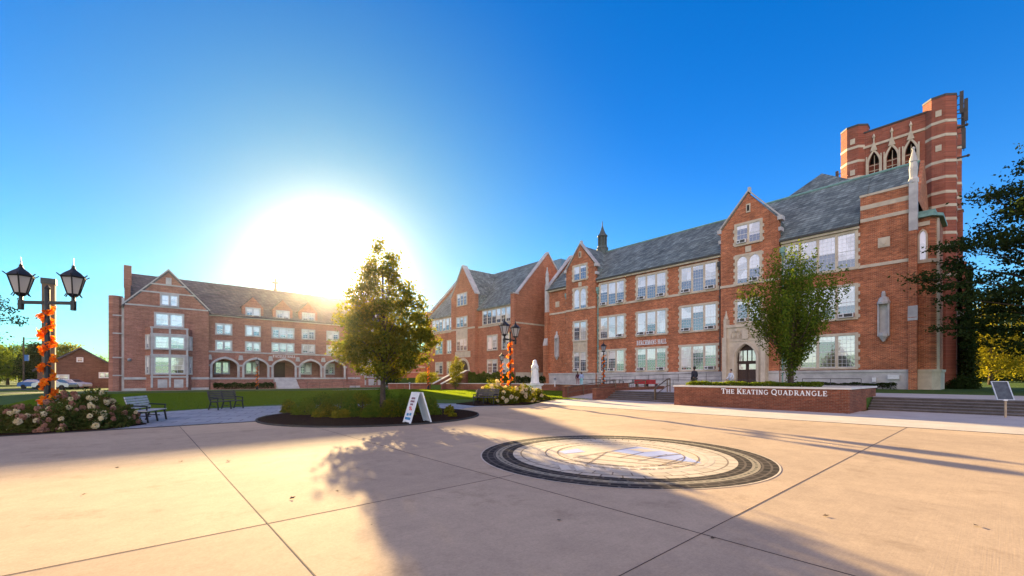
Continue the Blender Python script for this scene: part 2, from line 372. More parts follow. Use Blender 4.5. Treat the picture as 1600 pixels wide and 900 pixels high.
# =================================================================== SETTING
def sheet(name, poly, z, mat, kind='structure', th=None):
    mb = MB()
    if th: mb.slab(poly, z - th, z)
    else: mb.add([(x, y, z) for x, y in poly], [tuple(range(len(poly)))])
    o = mb.build(name, mat); tag(o, kind=kind); return o
sheet('ground', [(-900, -500), (1200, -500), (1200, 1400), (-900, 1400)], 0.0, LAWN)
TZ = .65
sheet('plaza', [(-40, -40), (28.9, -40), (28.9, 4.6), (27.35, 4.6), (27.35, 20.6), (34, 20.6), (34, 24.0), (26.9, 23.9), (22.3, 21.6), (18.2, 19.2), (15.0, 20.3), (12.6, 18.9), (-40, 18.9)], .012, CONC)
sheet('pavement', [(19.75, -40), (28.85, -40), (28.85, 4.55), (27.3, 4.55), (27.3, 20.5), (26.5, 23.2), (21.6, 20.8), (19.75, 19.8)], .016, CONC2)
# joints and the drain slot
mb = MB()
mb.box(1.144, 1.156, -12, 18.85, .0135, .0165); mb.box(4.595, 4.605, -12, 18.85, .0135, .0165)
mb.box(-14, 4.95, 5.598, 5.6015, .0135, .0172); mb.box(-14, 19.6, 2.146, 2.153, .0135, .0172)
tag(mb.build('paving_joints', plain('joint_fill', (.10, .08, .06), (.05, .04, .035), .9, 2)), kind='structure')
mb = MB(); mb.box(19.64, 19.72, -40, 19.7, .013, .021); tag(mb.build('drain_slot', TAR), kind='structure')
# flagstone path round the planting island
C0 = Vector((8.0, 18.3))
arc = [(C0.x + r_ * math.cos(t), C0.y + r_ * math.sin(t)) for t, r_ in [(R(180 - 4 - i * 6.2), 9.2 + 2.2 * math.sin(math.pi * min(1, i / 16.)) ) for i in range(0, 27)]]
sheet('path', [(-1.3, 18.92)] + arc + [(16.5, 19.9), (15.0, 20.32), (12.6, 18.92)], .010, FLAG)
mb = MB(); mb.box(-40, 12.5, 18.86, 18.98, .0, .03); tag(mb.build('path_edging', TAR), kind='structure')
isl = [(C0.x + 4.55 * math.cos(R(a)), C0.y + 4.5 * math.sin(R(a))) for a in range(0, 360, 6)]
sheet('mulch_island', isl, .05, MULCH, th=.06)
mb = MB(); n_ = len(isl)
for i in range(n_):
    (x0, y0), (x1, y1) = isl[i], isl[(i + 1) % n_]; mb.bar((x0, y0, .03), (x1, y1, .03), .06, .08)
tag(mb.build('island_edging', TAR), kind='structure')
sheet('mulch_bed', [(-30, 19.05), (-.9, 19.05), (.3, 20.4), (-.4, 22.2), (-3, 24.5), (-9, 26), (-30, 26)], .05, MULCH, th=.05)
o = sheet('mulch_bed', [(15.2, 20.6), (18.2, 19.5), (22.0, 21.7), (26.3, 24.3), (25.5, 25.5), (19, 25), (15.4, 23)], .05, MULCH, th=.05)
# far paths and road
sheet('path', [(-60, 71.2), (36, 71.2), (36, 72.6), (-60, 72.6)], .008, CONC2)
sheet('road', [(-200, 88), (-8, 88), (-8, 95), (-200, 95)], .008, plain("asphalt", (.05, .05, .052), (.065, .062, .06), .95, 3))
sheet('path', [(20, 58.6), (31, 58.6), (31, 60), (20, 60)], .008, CONC2)
# raised terrace
sheet('terrace', [(30.3, -70), (160, -70), (160, 170), (38, 170), (38, 60), (31.7, 55.6), (41.0, 38.0), (36.4, 24.35), (34.0, 24.0), (34.0, 20.6), (28.8, 20.55), (28.8, 4.7), (30.3, 4.7)], TZ, LAWN, th=.6)
sheet('pavement', [(30.3, -69), (37.8, -69), (37.8, 4.7), (37.8, 22), (42, 36), (44, 50), (40.6, 50), (41.3, 38.2), (36.8, 24.4), (34.0, 23.9), (34.0, 20.6), (28.85, 20.5), (28.85, 4.75), (30.3, 4.75)], TZ + .012, CONC2)
sheet('pavement', [(37.81, 14), (51, 14), (51, 38), (37.81, 30)], TZ + .008, CONC2)
sheet('ramp', [(26.5, 20.56), (34.0, 20.56), (34.0, 24.0), (26.9, 24.0)], .02, CONC2)
bpy.data.objects['ramp'].data.vertices[1].co.z = TZ; bpy.data.objects['ramp'].data.vertices[2].co.z = TZ
# steps
def steps(name, x0, ya, yb, n, tread, z1, lab):
    r_ = empty(name, (x0, (ya + yb) / 2, 0), lab, 'steps', 'broad outdoor stairs')
    mb = MB(); rise = z1 / n
    for i in range(n):
        mb.box(x0 + i * tread, x0 + n * tread + .02, ya, yb, i * rise - (.01 if i == 0 else .0), (i + 1) * rise - .045)
    mb.build('riser', STEPC, r_)
    mb = MB()
    for i in range(n): mb.box(x0 + i * tread - .035, x0 + (i + 1) * tread + (.03 if i < n - 1 else 0), ya + .002, yb - .002, (i + 1) * rise - .045, (i + 1) * rise)
    mb.build('tread', plain('tread_stone', (.22, .20, .19), (.15, .135, .13), .9, 2, fine=(12, .2)) if 'tread_stone' not in MATS else MATS['tread_stone'], r_)
steps('steps', 28.83, -40, 4.66, 5, .30, TZ + .014, 'long grey stone steps right of the lettered brick planter')
steps('steps', 27.30, 13.45, 20.2, 5, .30, TZ + .014, 'grey stone steps with a centre handrail left of the lettered brick planter')

# lettered planter
LET = {}
def arcp(cx, cy, rx, ry, a0, a1, n=9): return [(cx + rx * math.cos(R(a0 + (a1 - a0) * i / n)), cy + ry * math.sin(R(a0 + (a1 - a0) * i / n))) for i in range(n + 1)]
TK, TN, SF = .2, .1, .085
def ser(x, y, w_=.36): return ([(x - w_ / 2, y), (x + w_ / 2, y)], SF)
LET['T'] = (.92, [([(.46, 0), (.46, 1)], TK), ([(.03, .95), (.89, .95)], TN), ([(.06, .98), (.06, .72)], .07), ([(.86, .98), (.86, .72)], .07), ser(.46, .04, .42)])
LET['H'] = (1.02, [([(.22, 0), (.22, 1)], TK), ([(.8, 0), (.8, 1)], TK), ([(.22, .5), (.8, .5)], TN)] + [ser(x, y) for x in (.22, .8) for y in (.04, .96)])
LET['E'] = (.86, [([(.24, 0), (.24, 1)], TK), ([(.06, .05), (.8, .05)], TN), ([(.06, .95), (.76, .95)], TN), ([(.24, .5), (.6, .5)], TN), ([(.78, .02), (.78, .28)], .07), ([(.74, .98), (.74, .74)], .07), ([(.6, .38), (.6, .62)], .07)])
LET['L'] = (.84, [([(.24, 0), (.24, 1)], TK), ([(.06, .05), (.78, .05)], TN), ([(.77, .02), (.77, .32)], .07), ser(.24, .96)])
LET['K'] = (1.0, [([(.22, 0), (.22, 1)], TK), ([(.3, .42), (.78, .96)], TN), ([(.42, .55), (.84, .04)], TK), ser(.22, .04), ser(.22, .96), ser(.8, .96, .3), ser(.84, .04, .3)])
LET['A'] = (1.0, [([(.14, .02), (.47, .98)], TN), ([(.5, .98), (.84, .02)], TK), ([(.27, .35), (.7, .35)], TN), ser(.13, .04, .28), ser(.85, .04, .3)])
LET['I'] = (.46, [([(.23, 0), (.23, 1)], TK), ser(.23, .04), ser(.23, .96)])
LET['N'] = (1.02, [([(.2, 0), (.2, .98)], TN), ([(.2, .98), (.8, .04)], TK), ([(.82, 0), (.82, 1)], TN), ser(.2, .04, .3), ser(.18, .96, .26), ser(.82, .96, .3)])
LET['M'] = (1.2, [([(.2, 0), (.2, .98)], TN), ([(.22, .98), (.58, .05)], TK), ([(.58, .05), (.94, .98)], TN), ([(.98, 0), (.98, 1)], TK), ser(.2, .04, .3), ser(.98, .04, .34), ser(.18, .96, .26), ser(1.0, .96, .3)])
LET['G'] = (1.02, [(arcp(.52, .5, .4, .46, 45, 325, 14), .15), ([(.84, .1), (.84, .45)], .17), ser(.82, .45, .34)])
LET['C'] = (.98, [(arcp(.52, .5, .4, .46, 45, 315, 14), .15), ([(.8, .98), (.8, .7)], .07)])
LET['Q'] = (1.06, [(arcp(.52, .5, .42, .45, 0, 360, 18), .15), ([(.5, .18), (.95, -.14)], .12)])
LET['O'] = (1.04, LET['Q'][1][:1])
LET['U'] = (1.0, [([(.22, 1), (.22, .35)] + arcp(.5, .34, .28, .29, 180, 360, 8) + [(.78, 1)], .14), ser(.22, .96), ser(.78, .96, .3)])
LET['D'] = (1.02, [([(.24, 0), (.24, 1)], TK), ([(.06, .95), (.4, .95)] + arcp(.42, .5, .44, .45, 90, -90, 10) + [(.06, .05)], .12)])
LET['R'] = (1.0, [([(.24, 0), (.24, 1)], TK), ([(.06, .95), (.45, .95)] + arcp(.47, .73, .25, .22, 90, -90, 7) + [(.3, .51)], .11), ([(.48, .5), (.86, .04)], TK), ser(.24, .04), ser(.86, .04, .26)])
LET['B'] = (.92, [([(.24, 0), (.24, 1)], TK), ([(.06, .95), (.42, .95)] + arcp(.44, .74, .22, .21, 90, -90, 7) + [(.3, .53)], .11), ([(.3, .53), (.45, .53)] + arcp(.46, .29, .28, .24, 90, -90, 7) + [(.06, .05)], .12)])
LET['S'] = (.8, [(arcp(.4, .74, .24, .22, 20, 250, 8) + arcp(.4, .28, .27, .23, 80, -160, 8), .14)])
LET['P'] = (.88, LET['R'][1][:2] + [ser(.24, .04)])
LET['\x27'] = (.3, [([(.15, .7), (.15, 1)], .1)])
def lettering(name, text, fr, a0, z0, h, mat, parent, depth=.03, d0=.0, sp=.1, big=None, width=None):
    mb = MB(); tot = 0
    for ch in text:
        tot += (.5 if ch == ' ' else LET[ch.upper()][0] * (1.18 if (ch.isupper() and big) else 1) + sp)
    sx = (width / (tot * h)) if width else 1.0
    x = 0
    for ch in text:
        if ch == ' ': x += .5; continue
        wd, st = LET[ch.upper()]; s_ = h * (1.18 if (ch.isupper() and big) else 1)
        for k, (pl, t) in enumerate(st):
            for (xa, za), (xb, zb) in zip(pl[:-1], pl[1:]):
                dx, dz = xb - xa, zb - za; ln = math.hypot(dx, dz) or 1; nx, nz = -dz / ln * t / 2, dx / ln * t / 2
                q = [(xa + nx, za + nz), (xa - nx, za - nz), (xb - nx, zb - nz), (xb + nx, zb + nz)]
                mb.prism(fr, [(a0 + (x * h + px_ * s_) * sx, z0 + pz * s_) for px_, pz in q], d0, d0 + depth + k * .0013)
        x += wd * s_ / h + sp
    return mb.build(name, mat, parent)
CAPST = plain("cap_stone", (.72, .68, .60), (.62, .57, .50), .8, 2)
pl = empty('brick_planter', (28, 9, 0), 'brown brick planter wall lettered THE KEATING QUADRANGLE with pale coping', 'planter')
mb = MB(); P0 = (25.05, 4.7, 31.3, 13.4)
mb.box(25.05, 31.3, 4.72, 5.07, .0, 1.14); mb.box(25.05, 25.4, 5.075, 13.4, .0, 1.14); mb.box(30.95, 31.3, 5.075, 13.4, .0, 1.14); mb.box(25.405, 30.945, 13.05, 13.4, 0, 1.14)
mb.build('wall', BRICKW, pl)
mb = MB(); mb.box(25.0, 31.35, 4.66, 5.12, 1.14, 1.23); mb.box(25.0, 25.46, 5.125, 13.45, 1.14, 1.23); mb.box(30.9, 31.35, 5.125, 13.45, 1.14, 1.23); mb.box(25.465, 30.895, 13.0, 13.45, 1.14, 1.23)
mb.build('coping', CAPST, pl)
MB().box(25.41, 30.94, 5.08, 13.04, .9, 1.1).build('soil', MULCH, pl)
KF = Fr((25.05, 10.55, 0), (0, -1, 0), (-1, 0, 0))
lettering('lettering', "The Keating Quadrangle", KF, 0, .80, .25, plain("white_letter", (.85, .85, .83), (.8, .8, .78), .5, 3), pl, big=True, width=5.0)
# cheek wall, ramp wall, retaining wall
def lowwall(name, pts, zb, zt, th, lab, cap=True, mat=None, capz=.07):
    r_ = empty(name, (pts[0][0], pts[0][1], zb), lab, 'wall')
    mb = MB(); mc = MB()
    for (x0, y0, t0), (x1, y1, t1) in zip(pts[:-1], pts[1:]):
        d = Vector((x1 - x0, y1 - y0, 0)).normalized(); nn = Vector((-d.y, d.x, 0)) * th / 2
        a, b = Vector((x0, y0, 0)), Vector((x1, y1, 0)); 
        def Z(v, z): return (v.x, v.y, z)
        mb.hexa([Z(a - nn, zb), Z(b - nn, zb), Z(b + nn, zb), Z(a + nn, zb), Z(a - nn, t0), Z(b - nn, t1), Z(b + nn, t1), Z(a + nn, t0)])
        nn *= 1.18; a -= d * .03; b += d * .03
        mc.hexa([Z(a - nn, t0), Z(b - nn, t1), Z(b + nn, t1), Z(a + nn, t0), Z(a - nn, t0 + capz), Z(b - nn, t1 + capz), Z(b + nn, t1 + capz), Z(a + nn, t0 + capz)])
    mb.build('wall_body', mat or BRICKW, r_)
    if cap: mc.build('coping', CAPST if zt else BRICKW, r_)
    return r_
lowwall('low_brick_wall', [(26.1, 20.38, .80), (36.0, 20.38, .86)], 0, 0, .34, 'low brown brick cheek wall at the left end of the steps', True)
lowwall('low_brick_wall', [(26.9, 24.15, .92), (36.0, 24.15, 1.12)], 0, 0, .34, 'short brown brick wall with pipe rail beside the ramp')
lowwall('retaining_wall', [(36.2, 24.4, .84), (41.05, 38.0, .84), (33.4, 52.4, .84)], 0, 1, .36, 'long low brick retaining wall behind the lawn with the white statue')
lowwall('retaining_wall', [(32.2, 54.7, .84), (28.0, 59.5, .80)], 0, 1, .36, 'short low brick wall end left of the sloping stair walls')
# stair up to the middle hall
st = empty('stair', (35, 53.6, 0), 'grey stair between sloping brick cheek walls leading up to the middle hall', 'stair')
mb = MB()
for i in range(10): mb.box(33.0 + .4 * i, 37.1, 52.65, 54.45, .16 * i, .16 * (i + 1))
mb.build('tread', CONC2, st)
for y in (52.4, 54.7):
    f = Fr((0, y, 0), (1, 0, 0), (0, -1, 0))
    MB().prism(f, [(32.6, 0), (37.4, 0), (37.4, 2.7), (36.9, 2.7), (32.6, .75)], -.17, .17).build('cheek_wall', BRICKW, st)
    MB().prism(f, [(32.55, .76), (36.9, 2.71), (37.4, 2.71), (37.4, 2.82), (36.85, 2.82), (32.55, .87)], -.22, .22).build('coping', CAPST, st)
sheet('bank', [(37.1, 51.5), (41.5, 47.5), (47.9, 54), (47.9, 83), (37.1, 83)], 1.66, LAWN, th=1.2)

# =================================================================== WINDOWS AND WALLS
def archz(x, p=.25): return (1 - p) * math.sqrt(max(0, 1 - x * x)) + p * (1 - abs(x))
def arch_poly(a0, a1, z0, zs, zt, n=12, p=.25):
    m_, h_ = (a0 + a1) / 2, (a1 - a0) / 2
    return [(a0, z0)] + [(m_ + h_ * x, zs + (zt - zs) * archz(x, p)) for x in [-math.cos(math.pi * i / n) for i in range(n + 1)]] + [(a1, z0)]
def arch_ring(mb, fr, a0, a1, z0, zs, zt, w_, d0, d1, p=.25, n=12):
    inn = arch_poly(a0, a1, z0, zs, zt, n, p); outr = arch_poly(a0 - w_, a1 + w_, z0, zs, zt + w_ * 1.1, n, p)
    k = len(inn); vs = [fr.P(a, z, d0) for a, z in inn] + [fr.P(a, z, d0) for a, z in outr] + [fr.P(a, z, d1) for a, z in inn] + [fr.P(a, z, d1) for a, z in outr]
    fs = []
    for i in range(k - 1):
        fs += [(i, i + 1, k + i + 1, k + i), (2 * k + i, 3 * k + i, 3 * k + i + 1, 2 * k + i + 1), (i, 2 * k + i, 2 * k + i + 1, i + 1), (k + i, k + i + 1, 3 * k + i + 1, 3 * k + i)]
    fs += [(0, k, 3 * k, 2 * k), (k - 1, 3 * k - 1, 4 * k - 1, 2 * k - 1)]
    mb.add(vs, fs)
def arch_wall(mb, fr, a0, a1, z0, z1, arches, d0, d1, n=12):
    cur = a0
    for (l_, r_, zb, zs, zt) in arches:
        if l_ > cur: mb.fb(fr, cur, l_, z0, z1, d0, d1)
        if zb > z0: mb.fb(fr, l_, r_, z0, zb, d0, d1)
        pts = arch_poly(l_, r_, zb, zs, zt, n)[1:-1]
        for (xa, za), (xb, zb_) in zip(pts[:-1], pts[1:]):
            mb.hexa([fr.P(xa, za, d0), fr.P(xb, zb_, d0), fr.P(xb, zb_, d1), fr.P(xa, za, d1), fr.P(xa, z1, d0), fr.P(xb, z1, d0), fr.P(xb, z1, d1), fr.P(xa, z1, d1)])
        cur = r_
    if cur < a1: mb.fb(fr, cur, a1, z0, z1, d0, d1)
WR = random.Random(5)
def window(par, fr, a0, a1, z0, z1, n=3, cols=4, rows=8, ac=(), arch=False, proud=.13, sur=.24, mull=.2, frame=STONE, sill=True, label=None, base=0.0, blindp=.65, sash=True, qu=True, shallow=False):
    B = base; mb = MB(); D0 = B + .0
    ia0, ia1, iz0, iz1 = a0 + sur, a1 - sur, z0 + sur * .8, z1 - sur
    mb.fb(fr, a0, ia0, z0, z1, D0, B + proud); mb.fb(fr, ia1, a1, z0, z1, D0, B + proud)
    mb.fb(fr, ia0, ia1, iz1, z1, D0, B + proud); mb.fb(fr, ia0, ia1, z0, iz0, D0, B + proud + .07 if sill else B + proud)
    if qu:      # toothed quoins of the surround
        k = 0; z = z0 + .15
        while z < z1 - .3:
            if k % 2 == 0:
                mb.fb(fr, a0 - .14, a0, z, z + .32, D0, B + proud - .012); mb.fb(fr, a1, a1 + .14, z, z + .32, D0, B + proud - .012)
            z += .36; k += 1
    lw = (ia1 - ia0 - mull * (n - 1)) / n
    pn = MB(); sh = MB()
    for i in range(n):
        x0 = ia0 + i * (lw + mull); x1 = x0 + lw
        if i: mb.fb(fr, x0 - mull, x0, iz0, iz1, D0, B + proud - .01)
        top = iz1
        if arch:
            zs = iz1 - lw * .55; mb2 = arch_poly(x0, x1, iz0, zs, iz1, 8, .2)[1:-1]
            for (xa, za), (xb, zb_) in zip(mb2[:-1], mb2[1:]):
                mb.hexa([fr.P(xa, za, D0), fr.P(xb, zb_, D0), fr.P(xb, zb_, B + proud - .012), fr.P(xa, za, B + proud - .012), fr.P(xa, iz1 + .001, D0), fr.P(xb, iz1 + .001, D0), fr.P(xb, iz1 + .001, B + proud - .012), fr.P(xa, iz1 + .001, B + proud - .012)])
        H_ = iz1 - iz0; mid = iz0 + H_ * .5
        fr_b = (WR.uniform(.0, .5) if WR.random() < blindp else WR.uniform(.5, .85))
        hasac = i in ac; low = iz0 + (.42 if hasac else 0)
        zb = max(low + .02, iz0 + fr_b * H_)
        bf = .035
        pn.fb(fr, x0 + bf, x1 - bf, zb, top - bf, B + .005, B + .022, 0)
        if zb > low + .05: pn.fb(fr, x0 + bf, x1 - bf, low + bf, zb, B + .005, B + .020, 1)
        # sash bars
        sh.fb(fr, x0, x0 + bf, iz0, top, B + .004, B + .055); sh.fb(fr, x1 - bf, x1, iz0, top, B + .004, B + .055)
        sh.fb(fr, x0 + bf, x1 - bf, top - bf, top, B + .004, B + .055); sh.fb(fr, x0 + bf, x1 - bf, iz0, iz0 + bf + .02, B + .004, B + .055)
        sh.fb(fr, x0 + bf, x1 - bf, mid - .03, mid + .03, B + .0235, B + .06)
        if sash:
            for c in range(1, cols): 
                xc = x0 + lw * c / cols; sh.fb(fr, xc - .011, xc + .011, iz0 + bf + .02, top - bf, B + .0235, B + .034)
            for r_ in range(1, rows):
                if abs(r_ - rows / 2) < .1: continue
                zc = iz0 + H_ * r_ / rows; sh.fb(fr, x0 + bf, x1 - bf, zc - .011, zc + .011, B + .0235, B + .033)
    wo = mb.build('window', frame, par)
    if label: wo['label'] = label
    WL[wo.name] = WL[par.name]
    pn.build('pane', [BLIND, PANE], wo); sh.build('sash', WHITE, wo)
    for i in ac:
        x0 = ia0 + i * (lw + mull) + .1; x1 = x0 + lw - .2
        a = MB(); a.fb(fr, x0, x1, iz0 + .03, iz0 + .42, B + .06, B + .42)
        a.fb(fr, x0 + .06, x0 + (x1 - x0) * .62, iz0 + .08, iz0 + .37, B + .421, B + .424, 1); a.fb(fr, x0 + (x1 - x0) * .7, x1 - .05, iz0 + .12, iz0 + .33, B + .421, B + .424, 1)
        a.build('air_conditioner', [ACM, IRON], wo)
    return wo
def gable_wall(mb, fr, a0, a1, zb, zs, zp, d0, d1, step=.0):
    m_ = (a0 + a1) / 2
    mb.prism(fr, [(a0, zb), (a1, zb), (a1, zs), (m_, zp), (a0, zs)], d0, d1)
def coping(mb, fr, pts, w_, d0, d1):
    for (xa, za), (xb, zb) in zip(pts[:-1], pts[1:]):
        mb.hexa([fr.P(xa, za, d0), fr.P(xb, zb, d0), fr.P(xb, zb, d1), fr.P(xa, za, d1), fr.P(xa, za + w_, d0), fr.P(xb, zb + w_, d0), fr.P(xb, zb + w_, d1), fr.P(xa, za + w_, d1)])
def pipe(par, fr, a, z0, z1, mat, base=0):
    mb = MB(); p = fr.P(a, 0, base + .12)
    mb.tube([(p[0], p[1], z0), (p[0], p[1], z1)], .085, 8)
    mb.fb(fr, a - .24, a + .24, z1 - .1, z1 + .45, base + .01, base + .36); mb.fb(fr, a - .15, a + .15, z1 - .45, z1 - .101, base + .01, base + .26)
    for z in np.arange(z0 + 1.5, z1 - 1, 2.4): mb.fb(fr, a - .14, a + .14, z, z + .1, base + .003, base + .225)
    mb.build('downpipe', mat, par)

# =================================================================== MAIN HALL (right)
MF = Fr((51.6, 0, 0), (0, 1, 0), (-1, 0, 0))
hall = empty('brick_hall', (57, 28, TZ), 'long red brick hall lettered BERCHMANS HALL with slate roof, on the right', 'building')
mb = MB()
mb.box(51.6, 62.8, 5.3, 50.0, TZ - .3, 16.2)
mb.box(51.55, 54.2, 5.3, 8.9, 16.2, 18.7)
mb.box(51.6, 62.8, 5.0, 5.3, TZ - .3, 17.5)
gable_wall(mb, Fr((51.6, 50.0, 0), (1, 0, 0), (0, 1, 0)), 0, 11.2, 16.0, 16.2, 22.4, -.5, 0)
gable_wall(mb, Fr((51.6, 5.3, 0), (1, 0, 0), (0, 1, 0)), 0, 11.2, 16.0, 16.2, 22.7, -.3, 0)
mb.build('wall', BRICK, hall)
# window gables
for (g0, g1, zs, zp, gl) in ((15.6, 21.6, 18.9, 22.1, 0), (39.7, 45.4, 18.7, 21.9, 1)):
    mb = MB(); gc = (g0 + g1) / 2
    mb.prism(MF, [(g0, TZ - .3), (g1, TZ - .3), (g1, zs - .4), (gc, zp), (g0, zs - .4)], .002, .5)
    g_ = mb.build('gable', BRICK, hall); 
    c_ = MB(); coping(c_, MF, [(g0 - .12, zs - .2), (gc, zp + .22)], .2, -.25, .62); coping(c_, MF, [(gc, zp + .22), (g1 + .12, zs - .2)], .2, -.25, .62)
    for s_ in (g0, g1):
        sg = -1 if s_ == g0 else 1
        c_.fb(MF, s_ - .22 + sg * .12, s_ + .22 + sg * .12, zs - .55, zs - .12, -.25, .66)
        c_.fb(MF, s_ - .14 + sg * .1, s_ + .14 + sg * .1, zs - 1.7, zs - 1.3, -.2, .56)
    c_.fb(MF, gc - .12, gc + .12, zp + .3, zp + .75, .0, .4)
    c_.build('coping', STONEG, g_)
    r_ = MB()
    for sg, s_ in ((-1, g0), (1, g1)):
        # each slope of the cross roof
        A = [MF.P(gc, zp + .05, .0), MF.P(s_, zs - .6, .0), MF.P(s_, zs - .6, -3.0), MF.P(gc, zp + .05, -6.0)]
        r_.add(A + [(x, y, z - .12) for x, y, z in A], [(0, 1, 2, 3), (4, 7, 6, 5), (0, 4, 5, 1), (1, 5, 6, 2), (2, 6, 7, 3), (3, 7, 4, 0)])
    r_.fb(MF, g0, g1, 16.0, zs - .7, -3, 0)
    r_.build('cross_roof', SLATE, hall)
# main roof
RX = Fr((0, 0, 0), (1, 0, 0), (0, 1, 0))
def roofmb(y0, y1, zr, xr=57.2, ze=16.25, xe=51.15, xb=63.2):
    mb = MB(); f = Fr((0, 0, 0), (1, 0, 0), (0, 1, 0))
    mb.prism(f, [(xe, ze), (xe, ze - .22), (xr, zr - .3), (xb, ze - .22), (xb, ze), (xr, zr)], y0, y1); return mb
mb = roofmb(19.0, 49.55, 22.0); mb.f += []; 
m2 = roofmb(8.95, 18.99, 22.6); mb.add(m2.v, m2.f)
m3 = roofmb(5.35, 8.94, 22.6, xe=54.3, ze=19.4); mb.add(m3.v, m3.f)
ro = mb.build('roof', SLATE, hall)
mb = MB(); mb.tube([(57.2, 5.3, 22.66), (57.2, 19, 22.66)], .12, 6); mb.tube([(57.2, 19.2, 22.04), (57.2, 49.6, 22.04)], .1, 6); mb.build('ridge_flashing', COPPER, ro)
# higher cross roof seen behind
mb = MB(); mb.add([(57.0, 17.0, 22.42), (59.8, 13.85, 25.35), (57.0, 10.2, 22.42), (62.6, 17.0, 22.42), (62.6, 10.2, 22.42)], [(0, 1, 2), (0, 3, 1), (3, 4, 1), (4, 2, 1), (0, 2, 4, 3)]); mb.build('raised_roof', SLATE, hall)
# eaves moulding
mb = MB()
for a0, a1 in ((8.95, 15.5), (21.7, 39.6), (45.5, 49.6)):
    mb.fb(MF, a0, a1, 15.78, 16.0, .0, .34)
mb.build('cornice', STONE, hall)
mb = MB()
for a0, a1 in ((8.95, 15.5), (21.7, 39.6), (45.5, 49.9)): mb.fb(MF, a0, a1, 16.01, 16.17, .2, .52)
mb.build('gutter', IRON, hall)
# string course, base, bands
mb = MB()
def band(mb, a0, a1, z0, z1, b=0, pr=.08): mb.fb(MF, a0, a1, z0, z1, b + .002, b + pr)
for a0, a1, b in ((5.3, 15.58, 0), (15.55, 21.65, .5), (21.63, 39.68, 0), (39.65, 45.45, .5), (45.43, 50.05, 0)): band(mb, a0, a1, 12.0, 12.28, b)
band(mb, 5.28, 8.9, 16.3, 16.62); band(mb, 5.28, 8.9, 17.45, 17.85); band(mb, 5.2, 8.95, 18.66, 18.86, 0, .12)
mb.build('string_course', STONE, hall)
mb = MB()
for a0, a1, b in ((5.25, 15.58, 0), (21.63, 39.68, 0), (39.65, 45.45, .5), (45.43, 50.05, 0), (15.55, 16.7, .5), (20.85, 21.65, .5)):
    mb.fb(MF, a0, a1, TZ - .2, 2.2, b + .002, b + .16); mb.fb(MF, a0, a1, 2.2, 2.42, b + .002, b + .26)
mb.build('plinth', STONEG, hall)
# windows
for (a0, a1, acs) in ((22.1, 26.86, ((0, 2), (0, 2), (0,))), (28.5, 33.1, ((0, 2), (1, 2), (0, 2))), (34.8, 39.3, ((0, 2), (0,), (1,)))):
    for (z0, z1), ac in zip(((12.05, 15.6), (7.25, 10.7), (2.45, 5.8)), acs):
        window(hall, MF, a0, a1, z0, z1, 3, ac=ac, blindp=.75 if z0 > 3 else .3, sill=z0 < 12)
for (z0, z1), ac in zip(((12.05, 15.75), (7.25, 10.7), (2.5, 6.0)), ((), (0,), (3,))):
    window(hall, MF, 9.05, 15.5, z0, z1, 4, ac=ac, blindp=.7, sill=z0 < 12)
for gc in (18.6, 42.55):
    window(hall, MF, gc - 1.45, gc + 1.45, 16.45, 19.0, 2, 3, 4, base=.5, blindp=.6, mull=.16, sur=.26, ac=(1,) if gc < 20 else ())
    window(hall, MF, gc - 1.4, gc + 1.4, 12.05, 15.5, 2, 3, 8, base=.5, arch=True, blindp=.9, ac=(0,) if gc < 20 else ())
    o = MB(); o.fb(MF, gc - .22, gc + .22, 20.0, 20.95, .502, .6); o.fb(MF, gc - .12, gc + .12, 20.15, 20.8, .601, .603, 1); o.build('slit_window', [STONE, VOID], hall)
    o = MB(); o.fb(MF, gc - .3, gc + .3, 15.62, 16.3, .502, .58); o.build('stone_panel', STONE, hall)
window(hall, MF, 17.2, 20.0, 7.7, 10.5, 2, 3, 6, base=.5, ac=(1,), blindp=.6)
window(hall, MF, 41.15, 43.95, 7.2, 10.4, 2, 3, 4, base=.5, blindp=.8)
window(hall, MF, 41.15, 43.95, 2.5, 5.8, 2, 3, 4, base=.5, blindp=.3, ac=(1,))
mb = MB(); mb.fb(MF, 41.15, 43.95, 5.82, 7.18, .502, .56)
for k in range(4): arch_ring(mb, MF, 41.35 + .62 * k, 41.8 + .62 * k, 6.0, 6.3, 6.75, .07, .561, .62)
mb.build('tracery_panel', STONE, hall)
# porch
po = MB(); arch_wall(po, MF, 16.75, 20.8, TZ - .2, 7.45, [(17.62, 19.72, TZ - .1, 3.9, 5.4)], .503, 1.15)
po.fb(MF, 16.6, 20.95, 7.3, 7.62, .5, 1.3); po.fb(MF, 17.1, 20.3, 5.72, 5.85, 1.15, 1.22)
arch_ring(po, MF, 17.52, 19.82, TZ - .1, 3.9, 5.45, .22, 1.151, 1.27)
for a in (16.55, 20.55):
    po.fb(MF, a, a + .45, TZ - .2, 6.2, .503, 1.6); po.fb(MF, a + .07, a + .38, 6.2, 8.3, .503, 1.35)
    p = MF.P(a + .225, 8.3, 1.0); po.lathe([(.22, 8.3), (.25, 8.4), (.12, 8.8), (.03, 9.3)], p[0], p[1], 6)
for k in range(6):
    a = 17.3 + k * .53; arch_ring(po, MF, a - .17, a + .17, 6.05, 6.45, 6.85, .05, 1.151, 1.23); po.fb(MF, a - .09, a + .09, 6.1, 6.4, 1.151, 1.24)
for a in (17.75, 19.6): 
    p = MF.P(a, 6.95, 1.2); po.ball(p, .2, 8, 6)
po.fb(MF, 18.35, 19.0, 5.95, 7.0, 1.151, 1.3)
po = po.build('porch', STONE, hall); WL[po.name] = WL[hall.name]
d_ = MB(); d_.prism(MF, arch_poly(17.62, 19.72, TZ - .1, 3.9, 5.4), .51, .56)
for k in range(5): a = 17.75 + k * .46; d_.fb(MF, a - .03, a + .03, 3.5, 5.1, .561, .62)
